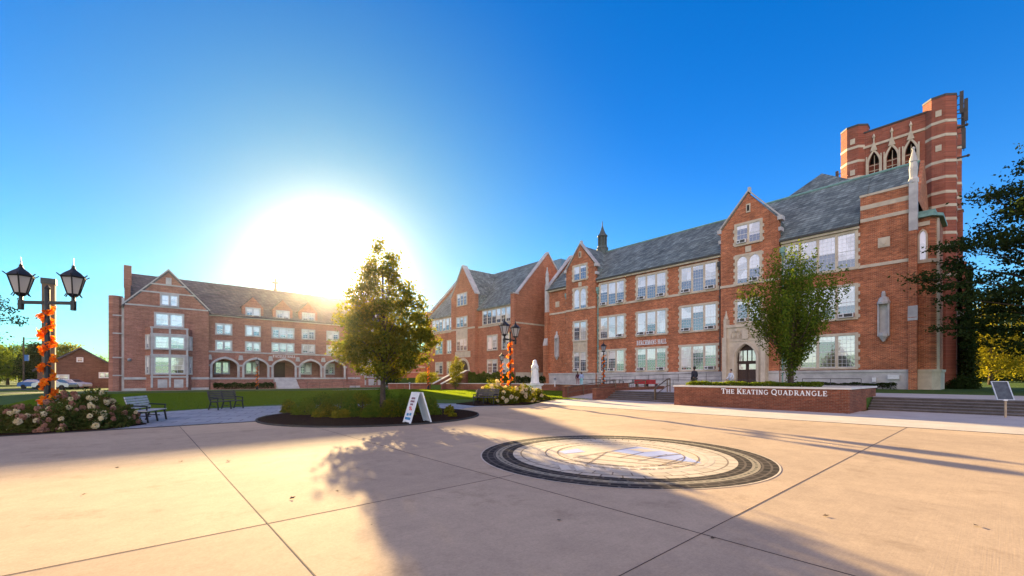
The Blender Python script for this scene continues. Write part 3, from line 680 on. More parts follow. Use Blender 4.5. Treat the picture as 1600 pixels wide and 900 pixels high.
d_.fb(MF, 17.62, 19.72, 3.35, 3.5, .561, .66); d_.fb(MF, 18.63, 18.71, TZ, 3.35, .561, .64)
d_ = d_.build('door', WOODD, po)
mb = MB(); 
for k in range(4): a = 17.98 + k * .46; mb.fb(MF, a - .17, a + .17, 3.55, 4.7, .562, .58)
for a in (17.8, 18.85): mb.fb(MF, a, a + .7, 2.6, 3.2, .562, .58)
mb.build('door_glass', BLIND, po)
# pipes, niche, crest, buttress, pinnacles
pipe(hall, MF, 45.62, 2.4, 14.6, COPPER); pipe(hall, MF, 39.5, 2.4, 14.6, COPPER); pipe(hall, MF, 21.83, 2.4, 14.8, IRON); pipe(hall, MF, 15.36, TZ, 15.0, COPPER)
def niche(par, a, z0, z1, w_=.42, b=0):
    mb = MB(); mb.fb(MF, a - w_, a - w_ + .13, z0 + .5, z1 - 1.2, b + .002, b + .36); mb.fb(MF, a + w_ - .13, a + w_, z0 + .5, z1 - 1.2, b + .002, b + .36)
    mb.fb(MF, a - w_ + .13, a + w_ - .13, z0 + .5, z1 - 1.2, b + .002, b + .08)
    p = MF.P(a, 0, b + .2); 
    mb.lathe([(.1, z0), (.2, z0 + .2), (w_ * .95, z0 + .5), (w_ * .9, z0 + .75), (.3, z0 + .8)], p[0], p[1], 8)
    mb.lathe([(w_ * 1.1, z1 - 1.2), (w_ * 1.15, z1 - 1.0), (w_, z1 - .9), (w_ * .8, z1 - .6), (w_ * .4, z1 - .5), (.16, z1 - .2), (.1, z1)], p[0], p[1], 8)
    mb.build('niche', STONEG, par)
niche(hall, 7.2, 5.0, 9.6); niche(hall, 47.7, 4.6, 9.2, .36)
for a, z in ((7.2, 14.1), (47.7, 13.6)):
    mb = MB(); mb.fb(MF, a - .42, a + .42, z - .45, z + .45, .002, .07); mb.fb(MF, a - .3, a + .3, z - .33, z + .33, .071, .1)
    mb.prism(MF, [(a - .18, z + .2), (a + .18, z + .2), (a + .18, z - .05), (a, z - .25), (a - .18, z - .05)], .101, .15); mb.build('crest_panel', STONE, hall)
mb = MB(); mb.box(51.05, 51.6, 4.95, 5.5, TZ - .2, 7.0); mb.box(51.2, 51.6, 4.95, 5.5, 7.0, 14.7); 
mb.box(51.1, 51.7, 49.5, 50.2, TZ - .2, 12.5); mb.box(50.8, 51.1, 49.5, 50.2, TZ - .2, 7.2)
mb.build('buttress', BRICK, hall)
mb = MB(); mb.prism(Fr((0, 5.2, 0), (1, 0, 0), (0, 1, 0)), [(51.02, 6.7), (51.3, 6.7), (51.3, 8.0), (51.18, 8.0)], -.3, .34)
mb.prism(Fr((0, 49.85, 0), (1, 0, 0), (0, 1, 0)), [(50.75, 7.0), (51.1, 7.0), (51.1, 8.2)], -.4, .4)
for x, y, z0, z1 in ((51.45, 5.2, 14.6, 22.0), (51.4, 49.85, 12.5, 20.0)):
    mb.box(x - .28, x + .28, y - .28, y + .28, z0, z1 - 3.2)
    mb.lathe([(.36, z1 - 3.2), (.36, z1 - 2.9), (.26, z1 - 2.7), (.3, z1 - 1.9), (.24, z1 - 1.4), (.3, z1 - 1.3), (.16, z1 - .7), (.07, z1 - .3), (.14, z1 - .15), (.03, z1)], x, y, 8)
mb.build('pinnacle', STONEG, hall)
# end coping of the left gable
mb = MB(); f = Fr((0, 49.75, 0), (1, 0, 0), (0, 1, 0)); coping(mb, f, [(51.2, 16.3), (57.2, 22.75)], .28, -.32, .4); coping(mb, f, [(57.2, 22.75), (63.2, 16.3)], .28, -.32, .4)
mb.build('end_coping', STONEG, hall)
# corner oriel at the right end
ori = [(52.0, 5.0), (52.0, 4.15), (52.6, 3.7), (56.5, 3.7), (56.5, 5.0)]
mb = MB(); mb.slab(ori, TZ - .2, 15.7); oo = mb.build('oriel', BRICK, hall); WL[oo.name] = WL[hall.name]
OF = Fr((52.0, 0, 0), (0, 1, 0), (-1, 0, 0)); OC = Fr((52.0, 4.15, 0), (.8, -.6, 0), (-.6, -.8, 0))
mb = MB(); mb.slab([(51.85, 5.0), (51.85, 4.08), (52.5, 3.58), (56.5, 3.58), (56.5, 5.0)], TZ - .2, 2.2); mb.slab([(51.75, 5.0), (51.75, 4.02), (52.5, 3.5), (56.5, 3.5), (56.5, 5.0)], 2.2, 2.42)
mb.fb(OF, 4.1, 5.0, 11.75, 12.05, .002, .12); mb.fb(OC, 0, .75, 11.75, 12.05, .002, .12)
mb.fb(OF, 4.2, 5.0, 15.0, 15.35, .002, .1); mb.fb(OC, .55, .78, 2.4, 15.6, .002, .05)
arch_ring(mb, OF, 4.45, 4.85, 12.06, 14.1, 14.6, .12, .002, .12)
mb.build('stone_trim', STONE, oo)
mb = MB(); mb.prism(OF, arch_poly(4.45, 4.85, 12.06, 14.1, 14.6), .003, .01); mb.build('pane', BLIND, oo)
mb = MB(); mb.slab([(51.6, 5.05), (51.6, 4.0), (52.45, 3.4), (56.6, 3.4), (56.6, 5.05)], 15.7, 15.95); mb.box(52.6, 56.5, 3.9, 5.0, 15.95, 16.5); mb.build('copper_roof', COPPER, oo)
lettering('lettering', 'BERCHMANS HALL', Fr((51.6, 33.0, 0), (0, -1, 0), (-1, 0, 0)), 0, 6.1, .62, MATS['white_letter'], hall, width=4.4, d0=.01, depth=.08)
# cupola
cx_, cy_ = 57.2, 43.0
mb = MB(); mb.lathe([(.95, 20.8), (.95, 22.6), (1.02, 22.65), (.8, 22.9), (.8, 23.1)], cx_, cy_, 8, R(22.5)); 
for k in range(8):
    t = R(45 * k + 22.5); mb.box(cx_ + .62 * math.cos(t) - .09, cx_ + .62 * math.cos(t) + .09, cy_ + .62 * math.sin(t) - .09, cy_ + .62 * math.sin(t) + .09, 23.1, 24.6)
mb.lathe([(.5, 23.1), (.5, 24.6)], cx_, cy_, 8, R(22.5)); mb.lathe([(.85, 24.6), (.85, 24.75), (.6, 25.0), (.36, 25.5), (.16, 26.1), (.05, 26.6), (.09, 26.7), (.02, 27.3)], cx_, cy_, 8, R(22.5))
mb.build('cupola', plain("dark_copper", (.10, .13, .12), (.06, .07, .07), .7, 4), hall)
# small hardware on the plinth
for q_ in ((6.1, 6.9, 1.55, 1.95, .17, .4), (7.7, 8.0, 1.3, 1.7, .17, .4)): mb = MB(); mb.fb(MF, *q_); mb.build('wall_box', ACM, hall)

# =================================================================== BELL TOWER
tw = empty('bell_tower', (66, 7.8, TZ), 'tall square red brick bell tower with pale stone bands and corner turrets', 'tower')
TF = Fr((61.35, 0, 0), (0, 1, 0), (-1, 0, 0))
mb = MB()
mb.box(61.9, 70.5, 3.6, 12.0, TZ - .2, 25.5); 
arch_wall(mb, TF, 5.3, 10.4, 22.0, 29.0, [(8.95, 9.85, 23.0, 25.4, 26.6), (7.45, 8.35, 23.0, 25.4, 26.6), (5.95, 6.85, 23.0, 25.4, 26.6)][::-1], -.55, 0)
mb.fb(TF, 5.3, 10.4, TZ, 22.0, -.55, 0)
mb.box(61.9, 70.5, 3.62, 4.1, 25.5, 29.0); mb.box(61.9, 70.5, 11.5, 11.98, 25.5, 29.0); mb.box(70.0, 70.48, 4.1, 11.5, 25.5, 29.0)
mb.build('wall', BRICKT, tw)
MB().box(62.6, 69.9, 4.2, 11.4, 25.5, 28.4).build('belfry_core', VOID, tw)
TUR = ((62.1, 11.2), (62.1, 4.3), (69.8, 11.2), (69.8, 4.3))
for k, (x, y) in enumerate(TUR):
    mb = MB(); mb.lathe([(1.32, TZ - .2), (1.32, 29.9), (1.2, 29.9), (1.2, 30.0)], x, y, 8, R(22.5)); t_ = mb.build('turret', BRICKT, tw); WL[t_.name] = WL[tw.name]
    mb = MB(); zs_ = (9.5, 12.0, 14.9, 16.2, 17.6, 18.95, 20.3, 21.8, 23.4, 26.0, 27.4)
    for z in (zs_ if k in (1, 3) else (24.2, 26.0, 27.6)): mb.lathe([(1.345, z - .14), (1.345, z + .14)], x, y, 8, R(22.5))
    for z in (28.3, 24.8): mb.fb(Fr((x - 1.22, y, 0), (0, 1, 0), (-1, 0, 0)), -.22, .22, z - .3, z + .3, .0, .05)
    mb.build('stone_band', STONE, t_)
mb = MB(); mb.fb(TF, 5.3, 10.4, 27.25, 27.5, .002, .1); mb.fb(TF, 5.3, 10.4, 22.5, 22.75, .002, .12)
for c in (9.4, 7.9, 6.4):
    arch_ring(mb, TF, c - .45, c + .45, 22.8, 25.4, 26.6, .22, .002, .16, p=.5)
    mb.prism(TF, [(c - .3, 26.7), (c + .3, 26.7), (c + .07, 27.6), (c - .07, 27.6)], .002, .2); p = TF.P(c, 0, .1); mb.lathe([(.07, 27.6), (.07, 28.1), (.16, 28.2), (.03, 28.6)], p[0], p[1], 6)
    for s_ in (-.62, .62): mb.fb(TF, c + s_ - .06, c + s_ + .06, 23.2, 26.2, .002, .2)
    mb.fb(TF, c - .03, c + .03, 23.0, 26.3, -.3, -.2); 
    for z in (23.8, 24.6, 25.2): mb.fb(TF, c - .45, c + .45, z, z + .07, -.3, -.19)
mb.build('belfry_tracery', STONE, tw)
mb = MB(); mb.lathe([(1.36, 29.9), (1.36, 30.1), (.2, 30.2)], 62.1, 4.3, 8, R(22.5)); mb.lathe([(1.36, 29.9), (1.36, 30.1), (.2, 30.2)], 62.1, 11.2, 8, R(22.5)); mb.fb(TF, 5.2, 10.5, 28.98, 29.15, -.6, .08); mb.build('turret_cap', IRON, tw)
f = Fr((63.6, 0, 0), (0, 1, 0), (-1, 0, 0))
mb = MB()
for (y, z) in ((2.75, 18.9), (2.5, 13.5), (2.25, 8.0)): mb.fb(f, y, 3.7, TZ - .2, z, -1.2, 0)
mb.build('buttress', BRICKT, tw)
mb = MB()
for (y, z) in ((2.75, 18.9), (2.5, 13.5), (2.25, 8.0)): mb.prism(f, [(y - .08, z), (3.7, z), (3.7, z + 1.2), (y + .3, z + .2)], -1.25, .05)
mb.build('buttress_cap', STONEG, tw)
for (x, y, z0, z1, a) in ((62.3, 2.75, 28.2, 30.4, 0), (62.5, 2.45, 27.4, 29.6, 0), (63.6, 2.7, 26.9, 29.2, 0), (62.3, 2.6, 24.6, 26.6, 0), (62.2, 12.9, 24.2, 26.0, 0)):
    mb = MB(); mb.box(x - .09, x + .09, y - .14, y + .14, z0, z1); sy = 3.2 if y < 8 else 12.2
    mb.bar((x, y, z0 + .4), (x - .1, sy, z0 + .4), .07); mb.bar((x, y, z1 - .4), (x - .1, sy, z1 - .4), .07); mb.tube([(x + .12, y, z0 - .2), (x + .12, y, z1 + .1)], .03, 6)
    mb.build('antenna', IRON, tw)
for (z, y) in ((26.9, 2.4), (23.8, 2.3)):
    mb = MB(); mb.bar((62.3, 3.3, z), (62.3, y, z), .14); mb.ball((62.3, y, z), .14, 8, 6); mb.build('bracket', IRON, tw)

# =================================================================== MIDDLE HALL
F2 = Fr((48, 0, 0), (0, 1, 0), (-1, 0, 0))
mid = empty('brick_hall', (56, 68, TZ), 'gabled red brick hall with round entrance arch, in the middle of the quadrangle', 'building')
mb = MB(); mb.box(48, 64, 54.2, 82.9, TZ - .2, 14.3)
gx = Fr((48, 54.2, 0), (1, 0, 0), (0, -1, 0)); gy = Fr((48, 82.9, 0), (1, 0, 0), (0, 1, 0))
for g in (gx, gy): mb.prism(g, [(0, TZ), (16, TZ), (16, 16.0), (15.2, 16.0), (8, 24.0), (.8, 16.0), (0, 16.0)], -.5, .02)
mb.box(47.6, 48, 53.9, 54.75, TZ, 15.8); mb.box(47.6, 48, 82.2, 83.1, TZ, 15.8)
mb.build('wall', BRICKM, mid)
mb = MB()
for g in (gx, gy): coping(mb, g, [(.6, 15.9), (8, 24.1)], .3, -.6, .15); coping(mb, g, [(8, 24.1), (15.4, 15.9)], .3, -.6, .15); coping(mb, g, [(-.5, 15.85), (.9, 15.85)], .2, -.6, .15)
mb.fb(F2, 53.85, 54.8, 15.8, 16.0, -.1, .5); mb.fb(F2, 82.15, 83.15, 15.8, 16.0, -.1, .5)
mb.build('coping', STONEG, mid)
mb = MB(); mb.prism(RX, [(47.6, 14.35), (47.6, 14.1), (56, 22.9), (64.4, 14.1), (64.4, 14.35), (56, 23.2)], 54.72, 82.38); mb.build('roof', SLATE, mid)
mb = MB(); gc = 68.2
mb.prism(F2, [(64.3, TZ), (72.1, TZ), (72.1, 17.2), (gc, 22.8), (64.3, 17.2)], .002, .9); g_ = mb.build('gable', BRICKM, mid); WL[g_.name] = WL[mid.name]
mb = MB(); coping(mb, F2, [(64.1, 17.2), (gc, 23.0)], .25, -.2, 1.0); coping(mb, F2, [(gc, 23.0), (72.3, 17.2)], .25, -.2, 1.0); mb.build('coping', STONEG, g_)
mb = MB()
for s_ in (64.3, 72.1):
    A = [F2.P(gc, 22.7, 0), F2.P(s_, 17.1, 0), F2.P(s_, 17.1, -2.9), F2.P(gc, 22.7, -8.0)]
    mb.add(A + [(x, y, z - .15) for x, y, z in A], [(0, 1, 2, 3), (4, 7, 6, 5), (0, 4, 5, 1), (1, 5, 6, 2), (2, 6, 7, 3), (3, 7, 4, 0)])
mb.fb(F2, 64.3, 72.1, 14.0, 17.0, -2.9, 0); mb.build('cross_roof', SLATE, mid)
mb = MB(); mb.fb(F2, 54.8, 64.3, 10.85, 11.15, .002, .1); mb.fb(F2, 72.1, 82.2, 10.85, 11.15, .002, .1); mb.fb(F2, 64.2, 72.2, 10.85, 11.15, .902, 1.0)
mb.fb(F2, 54.8, 64.3, 14.05, 14.3, .002, .35); mb.fb(F2, 72.1, 82.2, 14.05, 14.3, .002, .35)
mb.fb(F2, 66.5, 70.2, 9.3, 11.15, .902, 1.02); mb.fb(F2, 65.6, 70.6, 5.55, 6.7, .902, .98)
mb.fb(F2, 66.0, 70.2, 6.0, 6.2, .981, 1.0); mb.fb(gx, 0, 16, 10.9, 11.15, .021, .08)
arch_ring(mb, F2, 66.2, 69.6, TZ + 1, 3.4, 5.0, .4, .902, 1.05, p=.02)
for a0 in (54.8, 72.1): mb.fb(F2, a0, a0 + (9.5 if a0 < 60 else 10), TZ, 1.9, .002, .15)
mb.fb(gx, 0, 16, TZ, 2.6, .021, .2)
mb.build('stone_trim', STONE, mid)
mb = MB(); mb.prism(F2, arch_poly(66.2, 69.6, TZ + 1, 3.4, 5.0, 12, .02), .903, .93); mb.build('door', WOODD, mid)
kw = dict(cols=2, rows=4, blindp=.5, sur=.2, mull=.16, qu=False)
window(mid, F2, 54.95, 63.0, 11.2, 14.0, 6, **kw); window(mid, F2, 72.6, 80.8, 11.2, 14.0, 6, **kw)
for (z0, z1) in ((6.5, 9.35), (2.35, 5.0)):
    for (a0, a1) in ((58.6, 61.6), (55.1, 57.5), (73.0, 75.0), (76.5, 79.5)): window(mid, F2, a0, a1, z0, z1, 2, **kw)
window(mid, F2, 66.5, 70.2, 6.75, 9.3, 3, base=.9, **kw); window(mid, F2, 66.5, 70.2, 11.25, 13.4, 3, base=.9, **kw); window(mid, F2, 66.6, 70.0, 15.4, 17.9, 3, base=.9, **kw)
window(mid, gx, 9.2, 11.0, 7, 9.4, 2, base=.02, **kw); window(mid, gx, 9.2, 11.0, 12, 14.4, 2, base=.02, **kw)
# metal roof unit behind
o = MB(); o.box(61.5, 63.0, 56, 58, 15, 24.6); o.build('chimney', STEEL, mid)

# =================================================================== LEFT HALL
F3 = Fr((0, 75, 0), (1, 0, 0), (0, -1, 0))
lh = empty('brick_hall', (17, 81, 0), 'wide brick residence hall with stone arches under the low sun, on the left', 'building')
mb = MB()
mb.box(7.9, 27.5, 77.9, 87, 0, 10.9)                     # centre, set back behind the arcade
mb.box(7.9, 27.5, 75.0, 77.898, 5.45, 10.9); mb.box(7.9, 27.5, 75.0, 77.898, 0, 1.6)
arches = [(c - 1.55, c + 1.55, 1.72, 3.4, 4.5) for c in (9.85, 13.8, 17.7, 21.65, 25.5)]
arch_wall(mb, F3, 7.85, 27.45, 0, 5.45, arches, -.45, .002)
for c0 in (-1.1, 27.5): mb.box(c0, c0 + 8.95, 74.4, 87, 0, 11.2); mb.prism(Fr((0, 74.4, 0), (1, 0, 0), (0, -1, 0)), [(c0, 11.2), (c0 + 8.95, 11.2), (c0 + 4.48, 16.1)], -.4, 0)
# dormer gables
for c in (13.4, 17.5, 21.3): mb.prism(F3, [(c - 1.4, 10.9), (c + 1.4, 10.9), (c + 1.4, 12.4), (c, 13.9), (c - 1.4, 12.4)], -.4, .05)
mb.lathe([(.75, 0), (.75, 12.2)], -1.9, 75.4, 8, R(22.5))
mb.box(-1.1, -.5, 76, 86, 11, 14.2); mb.prism(Fr((-1.1, 81, 0), (0, 1, 0), (-1, 0, 0)), [(-6, 10.9), (6, 10.9), (0, 16.6)], -.5, 0)
mb.box(-1.2, -.4, 78.6, 79.6, 14, 17.0)
mb.build('wall', BRICKL, lh)
mb = MB(); mb.prism(Fr((0, 0, 0), (0, 1, 0), (1, 0, 0)), [(74.7, 10.95), (74.7, 10.7), (81, 16.1), (87.3, 10.7), (87.3, 10.95), (81, 16.4)], -.58, 36.0)
for c0 in (-1.1, 27.5):
    f = Fr((c0 + 4.475, 0, 0), (1, 0, 0), (0, 1, 0)); mb.prism(f, [(-4.75, 11.0), (0, 16.25), (4.75, 11.0), (4.75, 10.75), (0, 15.9), (-4.75, 10.75)], 74.35 - 75 + 75, 81)
for c in (13.4, 17.5, 21.3): mb.prism(Fr((c, 0, 0), (1, 0, 0), (0, 1, 0)), [(-1.5, 12.45), (0, 14.05), (1.5, 12.45), (1.5, 12.2), (0, 13.8), (-1.5, 12.2)], 75.4, 79)
rf = mb.build('roof', SLATE2, lh)
mb = MB()
for c0 in (-1.1, 27.5):
    f = Fr((c0, 74.4, 0), (1, 0, 0), (0, -1, 0)); m_ = 4.475
    coping(mb, f, [(-.15, 11.1), (m_, 16.2)], .2, -.5, .1); coping(mb, f, [(m_, 16.2), (9.1, 11.1)], .2, -.5, .1)
    for z, hw in ((11.1, 4.4), (13.0, 2.9), (14.1, 1.9)): mb.fb(f, m_ - hw, m_ + hw, z, z + .18, .002, .08)
    mb.fb(f, 0, 8.95, 1.45, 1.75, .002, .14); mb.fb(f, 0, 8.95, .0, .3, .002, .12); mb.fb(f, m_ - .3, m_ + .3, 14.3, 15.2, .002, .07)
mb.fb(F3, 7.9, 27.45, 1.45, 1.7, .003, .14); mb.fb(F3, 7.9, 27.45, 5.35, 5.55, .003, .14); mb.fb(F3, 7.9, 27.45, 10.6, 10.88, .003, .2)
for (l_, r_, zb, zs, zt) in arches: arch_ring(mb, F3, l_ + .02, r_ - .02, 1.72, zs, zt - .02, .28, .003, .2)
for c in (7.95, 11.8, 15.75, 19.65, 23.6, 27.3):
    mb.fb(F3, c - .35, c + .35, 3.35, 3.6, .003, .3); mb.prism(F3, [(c - .32, 4.3), (c + .32, 4.3), (c + .2, 5.0), (c - .2, 5.0)], .003, .35)
for z in (4.2, 7.3, 9.6, 1.9): mb.fb(Fr((-1.9, 74.72, 0), (1, 0, 0), (0, -1, 0)), -.3, .75, z, z + .15, -.3, .04)
mb.fb(Fr((-1.15, 74.9, 0), (1, 0, 0), (0, -1, 0)), -.2, .05, 0, 12, -.3, .06)
mb.build('stone_trim', STONEG, lh)
G3 = Fr((0, 74.4, 0), (1, 0, 0), (0, -1, 0))
kw = dict(frame=STONEG, cols=2, rows=4, sur=.2, mull=.2, qu=False, blindp=.7)
for off in (0, 28.6):
    # two storey bay
    mb = MB(); mb.prism(Fr((0, 0, 0), (1, 0, 0), (0, -1, 0)), [], 0, 0) if False else None
    mb.slab([(.98 + off, 74.4), (1.55 + off, 73.45), (5.35 + off, 73.45), (5.9 + off, 74.4)], 0, 8.3); b_ = mb.build('bay', BRICKL, lh); WL[b_.name] = WL[lh.name]
    bf_ = Fr((0, 73.45, 0), (1, 0, 0), (0, -1, 0)); mb = MB()
    for z in (1.7, 4.6, 7.35, 8.2): mb.fb(bf_, 1.45 + off, 5.45 + off, z, z + .2, .002, .12)
    for a in (1.5, 3.35, 5.2): mb.fb(bf_, a + off, a + .22 + off, .4, 8.3, .002, .1)
    mb.build('stone_trim', STONEG, b_)
    for z0, z1 in ((2.1, 4.6), (5.4, 7.35)):
        window(lh, bf_, 1.75 + off, 5.15 + off, z0, z1, 2, base=.0, **kw)
        for (e0, x0, y0, ex, ey) in ((1, 1.0, 74.38, .515, -.857), (1, 5.37, 73.46, .515 * 1, .857)):
            e = Vector((ex, ey, 0)).normalized(); n = Vector((e.y, -e.x, 0)); 
            if n.y > 0: n = -n
            window(lh, Fr((x0 + off, y0, 0), e, n), .12, .95, z0, z1, 1, base=.01, **kw)
    for z0 in (.35,):
        mb = MB(); 
        for a in (2.2, 3.9): mb.fb(bf_, a + off, a + 1.0 + off, .35, 1.45, .002, .05)
        mb.build('cellar_window', STONEG, lh)
    window(lh, G3, 1.85 + off, 5.05 + off, 8.5, 10.45, 2, **kw); window(lh, G3, 2.45 + off, 4.5 + off, 11.3, 13.0, 2, **kw)
for c in (9.7, 13.4, 21.3, 25.2):
    window(lh, F3, c - 1.05, c + 1.05, 5.6, 7.15, 2, **kw); window(lh, F3, c - 1.05, c + 1.05, 7.9, 9.6, 2, **kw)
window(lh, F3, 15.9, 19.2, 5.6, 7.2, 3, **kw); window(lh, F3, 15.9, 19.2, 7.8, 9.6, 3, **kw)
for c in (13.4, 17.5, 21.3): window(lh, F3, c - 1.0, c + 1.0, 10.8, 12.3, 2, base=.05, **kw)
back = Fr((0, 77.9, 0), (1, 0, 0), (0, -1, 0))
for c in (9.85, 13.8, 21.65, 25.5): window(lh, back, c - 1.0, c + 1.0, 2.2, 4.2, 2, base=.003, **kw)
mb = MB(); mb.fb(back, 16.9, 18.5, 1.7, 4.2, .003, .08); mb.build('door', WOODD, lh)
mb = MB(); 
for i in range(9): mb.box(16.2, 19.3, 72.4 + i * .28, 74.98, i * .19, (i + 1) * .19)
mb.build('entrance_steps', STONEG, lh)
mb = MB(); mb.box(7.95, 16.15, 73.2, 73.5, 0, 1.0); mb.box(19.35, 27.4, 73.2, 73.5, 0, 1.0); mb.build('terrace_wall', BRICKL, lh)
mb = MB(); mb.box(17.38, 17.62, 75.3, 75.5, 16.2, 16.6) if False else None
cxx, cyy = 17.8, 81
mb.lathe([(.35, 16.2), (.2, 16.7), (.12, 16.9)], cxx, cyy, 8); mb.box(cxx - .11, cxx + .11, cyy - .11, cyy + .11, 16.9, 18.4); mb.box(cxx - .5, cxx + .5, cyy - .1, cyy + .1, 17.6, 17.85)
mb.build('roof_cross', IRON, lh)
lettering('lettering', 'PACELLI HALL', F3, 16.1, 4.86, .38, MATS['white_letter'], lh, width=3.3, d0=.005)
mb = MB(); mb.ball((-.6, 74.2, 4.0), .22, 10, 8); mb.build('wall_lamp', LAMPG, lh)

# =================================================================== other buildings
def simple_house(name, x0, x1, y0, y1, ze, zp, lab, mat, wins):
    h_ = empty(name, ((x0 + x1) / 2, (y0 + y1) / 2, 0), lab, 'building')
    f = Fr((0, y0, 0), (1, 0, 0), (0, -1, 0)); c = (x0 + x1) / 2
    mb = MB(); mb.prism(f, [(x0, 0), (x1, 0), (x1, ze), (c, zp), (x0, ze)], -(y1 - y0), 0); mb.build('wall', mat, h_)
    mb = MB()
    k_ = (zp - ze) / (c - x0)
    mb.prism(f, [(x0 - .5, ze - .5 * k_), (c, zp), (x1 + .5, ze - .5 * k_), (x1 + .5, ze + .25 - .5 * k_), (c, zp + .28), (x0 - .5, ze + .25 - .5 * k_)], -(y1 - y0) - .3, .35); mb.build('roof', SLATE2, h_)
    for (a0, a1, z0, z1, nn) in wins: window(h_, f, a0, a1, z0, z1, nn, cols=2, rows=2, sur=.12, mull=.1, frame=WHITE, qu=False)
    return h_
simple_house('brick_house', -11.5, -2.0, 99, 112, 3.0, 6.4, 'low brown brick building with a plain gable beyond the parked cars', brick('old_brick', (.20, .085, .055), (.14, .06, .04), (.2, .14, .1)), [(-7.2, -6.4, 4.2, 5.0, 1), (-4.6, -2.6, 1.6, 2.6, 3), (-10.3, -8.0, 1.0, 2.2, 2)])
simple_house('white_house', -64, -54, 120, 130, 4.2, 7.5, 'white clapboard house half hidden under the trees at far left', WHITE, [(-62, -60.5, 1, 2.6, 1), (-58, -56.5, 1, 2.6, 1)])
an = empty('brick_annex', (50, 105, 0), 'flat roofed brick annex with two white bands behind the maple tree', 'building')
f = Fr((0, 100, 0), (1, 0, 0), (0, -1, 0))
mb = MB(); mb.box(36, 62, 100, 112, 0, 8.3); mb.build('wall', BRICKL, an)
mb = MB(); mb.fb(f, 36, 62, 4.3, 4.6, .002, .1); mb.fb(f, 36, 62, 3.0, 3.2, .002, .1); mb.fb(f, 36, 62, 8.2, 8.5, .002, .2); mb.build('stone_band', STONEG, an)
for a in (38, 41, 44, 47, 50): window(an, f, a, a + 1.6, 5.0, 6.4, 2, cols=2, rows=2, sur=.1, mull=.1, frame=WHITE, qu=False)
ch = empty('chimney_stack', (-8.3, 80.4, 0), 'tall slender brown brick chimney stack behind the garlanded double lamp', 'chimney')
mb = MB(); mb.box(-8.9, -7.75, 79.8, 80.9, 0, 13.6); mb.build('shaft', plain("brown_brick", (.22, .13, .08), (.17, .10, .06), .9, 2), ch)
mb = MB(); mb.box(-9.0, -7.65, 79.7, 81.0, 13.6, 14.3); mb.build('cap', IRON, ch)

# =================================================================== SEAL IN THE PLAZA
def radial(name, c1, c2, mortar, bw, rh, ms=.02):
    m, n, l, b, o = _base(name)
    g = n.new("ShaderNodeNewGeometry"); sb = n.new("ShaderNodeVectorMath"); sb.operation = 'SUBTRACT'; l.new(g.outputs['Position'], sb.inputs[0]); sb.inputs[1].default_value = (8.04, 5.6, 0)
    s = n.new("ShaderNodeSeparateXYZ"); l.new(sb.outputs[0], s.inputs[0])
    at = n.new("ShaderNodeMath"); at.operation = 'ARCTAN2'; l.new(s.outputs[1], at.inputs[0]); l.new(s.outputs[0], at.inputs[1])
    mu = n.new("ShaderNodeMath"); mu.operation = 'MULTIPLY'; l.new(at.outputs[0], mu.inputs[0]); mu.inputs[1].default_value = 2.6
    ln = n.new("ShaderNodeVectorMath"); ln.operation = 'LENGTH'; l.new(sb.outputs[0], ln.inputs[0])
    c = n.new("ShaderNodeCombineXYZ"); l.new(mu.outputs[0], c.inputs[0]); l.new(ln.outputs['Value'], c.inputs[1])
    t = n.new("ShaderNodeTexBrick"); l.new(c.outputs[0], t.inputs['Vector']); t.inputs['Scale'].default_value = 1
    for k, v in (('Color1', c1), ('Color2', c2), ('Mortar', mortar)): t.inputs[k].default_value = (*v, 1)
    t.inputs['Brick Width'].default_value = bw; t.inputs['Row Height'].default_value = rh; t.inputs['Mortar Size'].default_value = ms
    f = _noise(n, l, g.outputs['Position'], 3, 4)
    l.new(_mixc(n, l, 1.0, t.outputs['Color'], _mixc(n, l, f, (.7, .7, .7), (1.3, 1.3, 1.3)), 'MULTIPLY'), b.inputs['Base Color']); b.inputs['Roughness'].default_value = .9; b.inputs['Specular IOR Level'].default_value = .1
    _bump(n, l, b, t.outputs['Fac'], -.5, .01); return m
SX, SY = 8.04, 5.6
seal = empty('paved_seal', (SX, SY, 0), 'round paved seal of cream tiles ringed by dark pavers, set in the plaza', 'paving seal')
def ring(r0, r1, z, mat, name, n=96, parent=seal):
    vs = [(SX + r * math.cos(2 * math.pi * k / n), SY + r * math.sin(2 * math.pi * k / n), z) for r in (r0, r1) for k in range(n)]
    MB().add(vs, [(k, (k + 1) % n, n + (k + 1) % n, n + k) for k in range(n)]).build(name, mat, parent)
PV = radial('dark_paver', (.055, .045, .038), (.028, .025, .023), (.12, .10, .08), .28, .145)
PV2 = radial('worn_paver', (.22, .21, .14), (.07, .07, .055), (.32, .28, .2), .16, .10, .03)
PC = radial('cream_paver', (.62, .54, .40), (.50, .43, .31), (.24, .19, .14), .42, .27, .018)
PW = radial('pale_ring', (.64, .55, .42), (.56, .48, .36), (.5, .42, .32), .8, .3, .01)
PI = plain('seal_field', (.68, .58, .42), (.58, .48, .34), .8, 3, fine=(9, .15))
ring(2.72, 3.02, .0165, PV, 'outer_ring'); ring(3.02, 3.05, .018, PW, 'edge_ring'); ring(2.58, 2.72, .0162, PV2, 'worn_ring'); ring(2.34, 2.58, .0165, PV, 'inner_dark_ring')
ring(1.92, 2.34, .0165, PC, 'cream_ring'); ring(1.78, 1.92, .0185, PW, 'pale_ring'); ring(.001, 1.78, .0168, PI, 'field')
def d2w(u, v):     # seal drawing: world point on the paving from a picture measurement
    t = (u - 800) / 672.; D_ = 672 * 1.7 / (v - 590.); a = R(41.2)
    return ((math.sin(a) + t * math.cos(a)) * D_, (math.cos(a) - t * math.sin(a)) * D_)
def zc(pts): return [d2w(720 + x / 3.077, 650 + y / 3.079) for x, y in pts]
mb = MB(); 
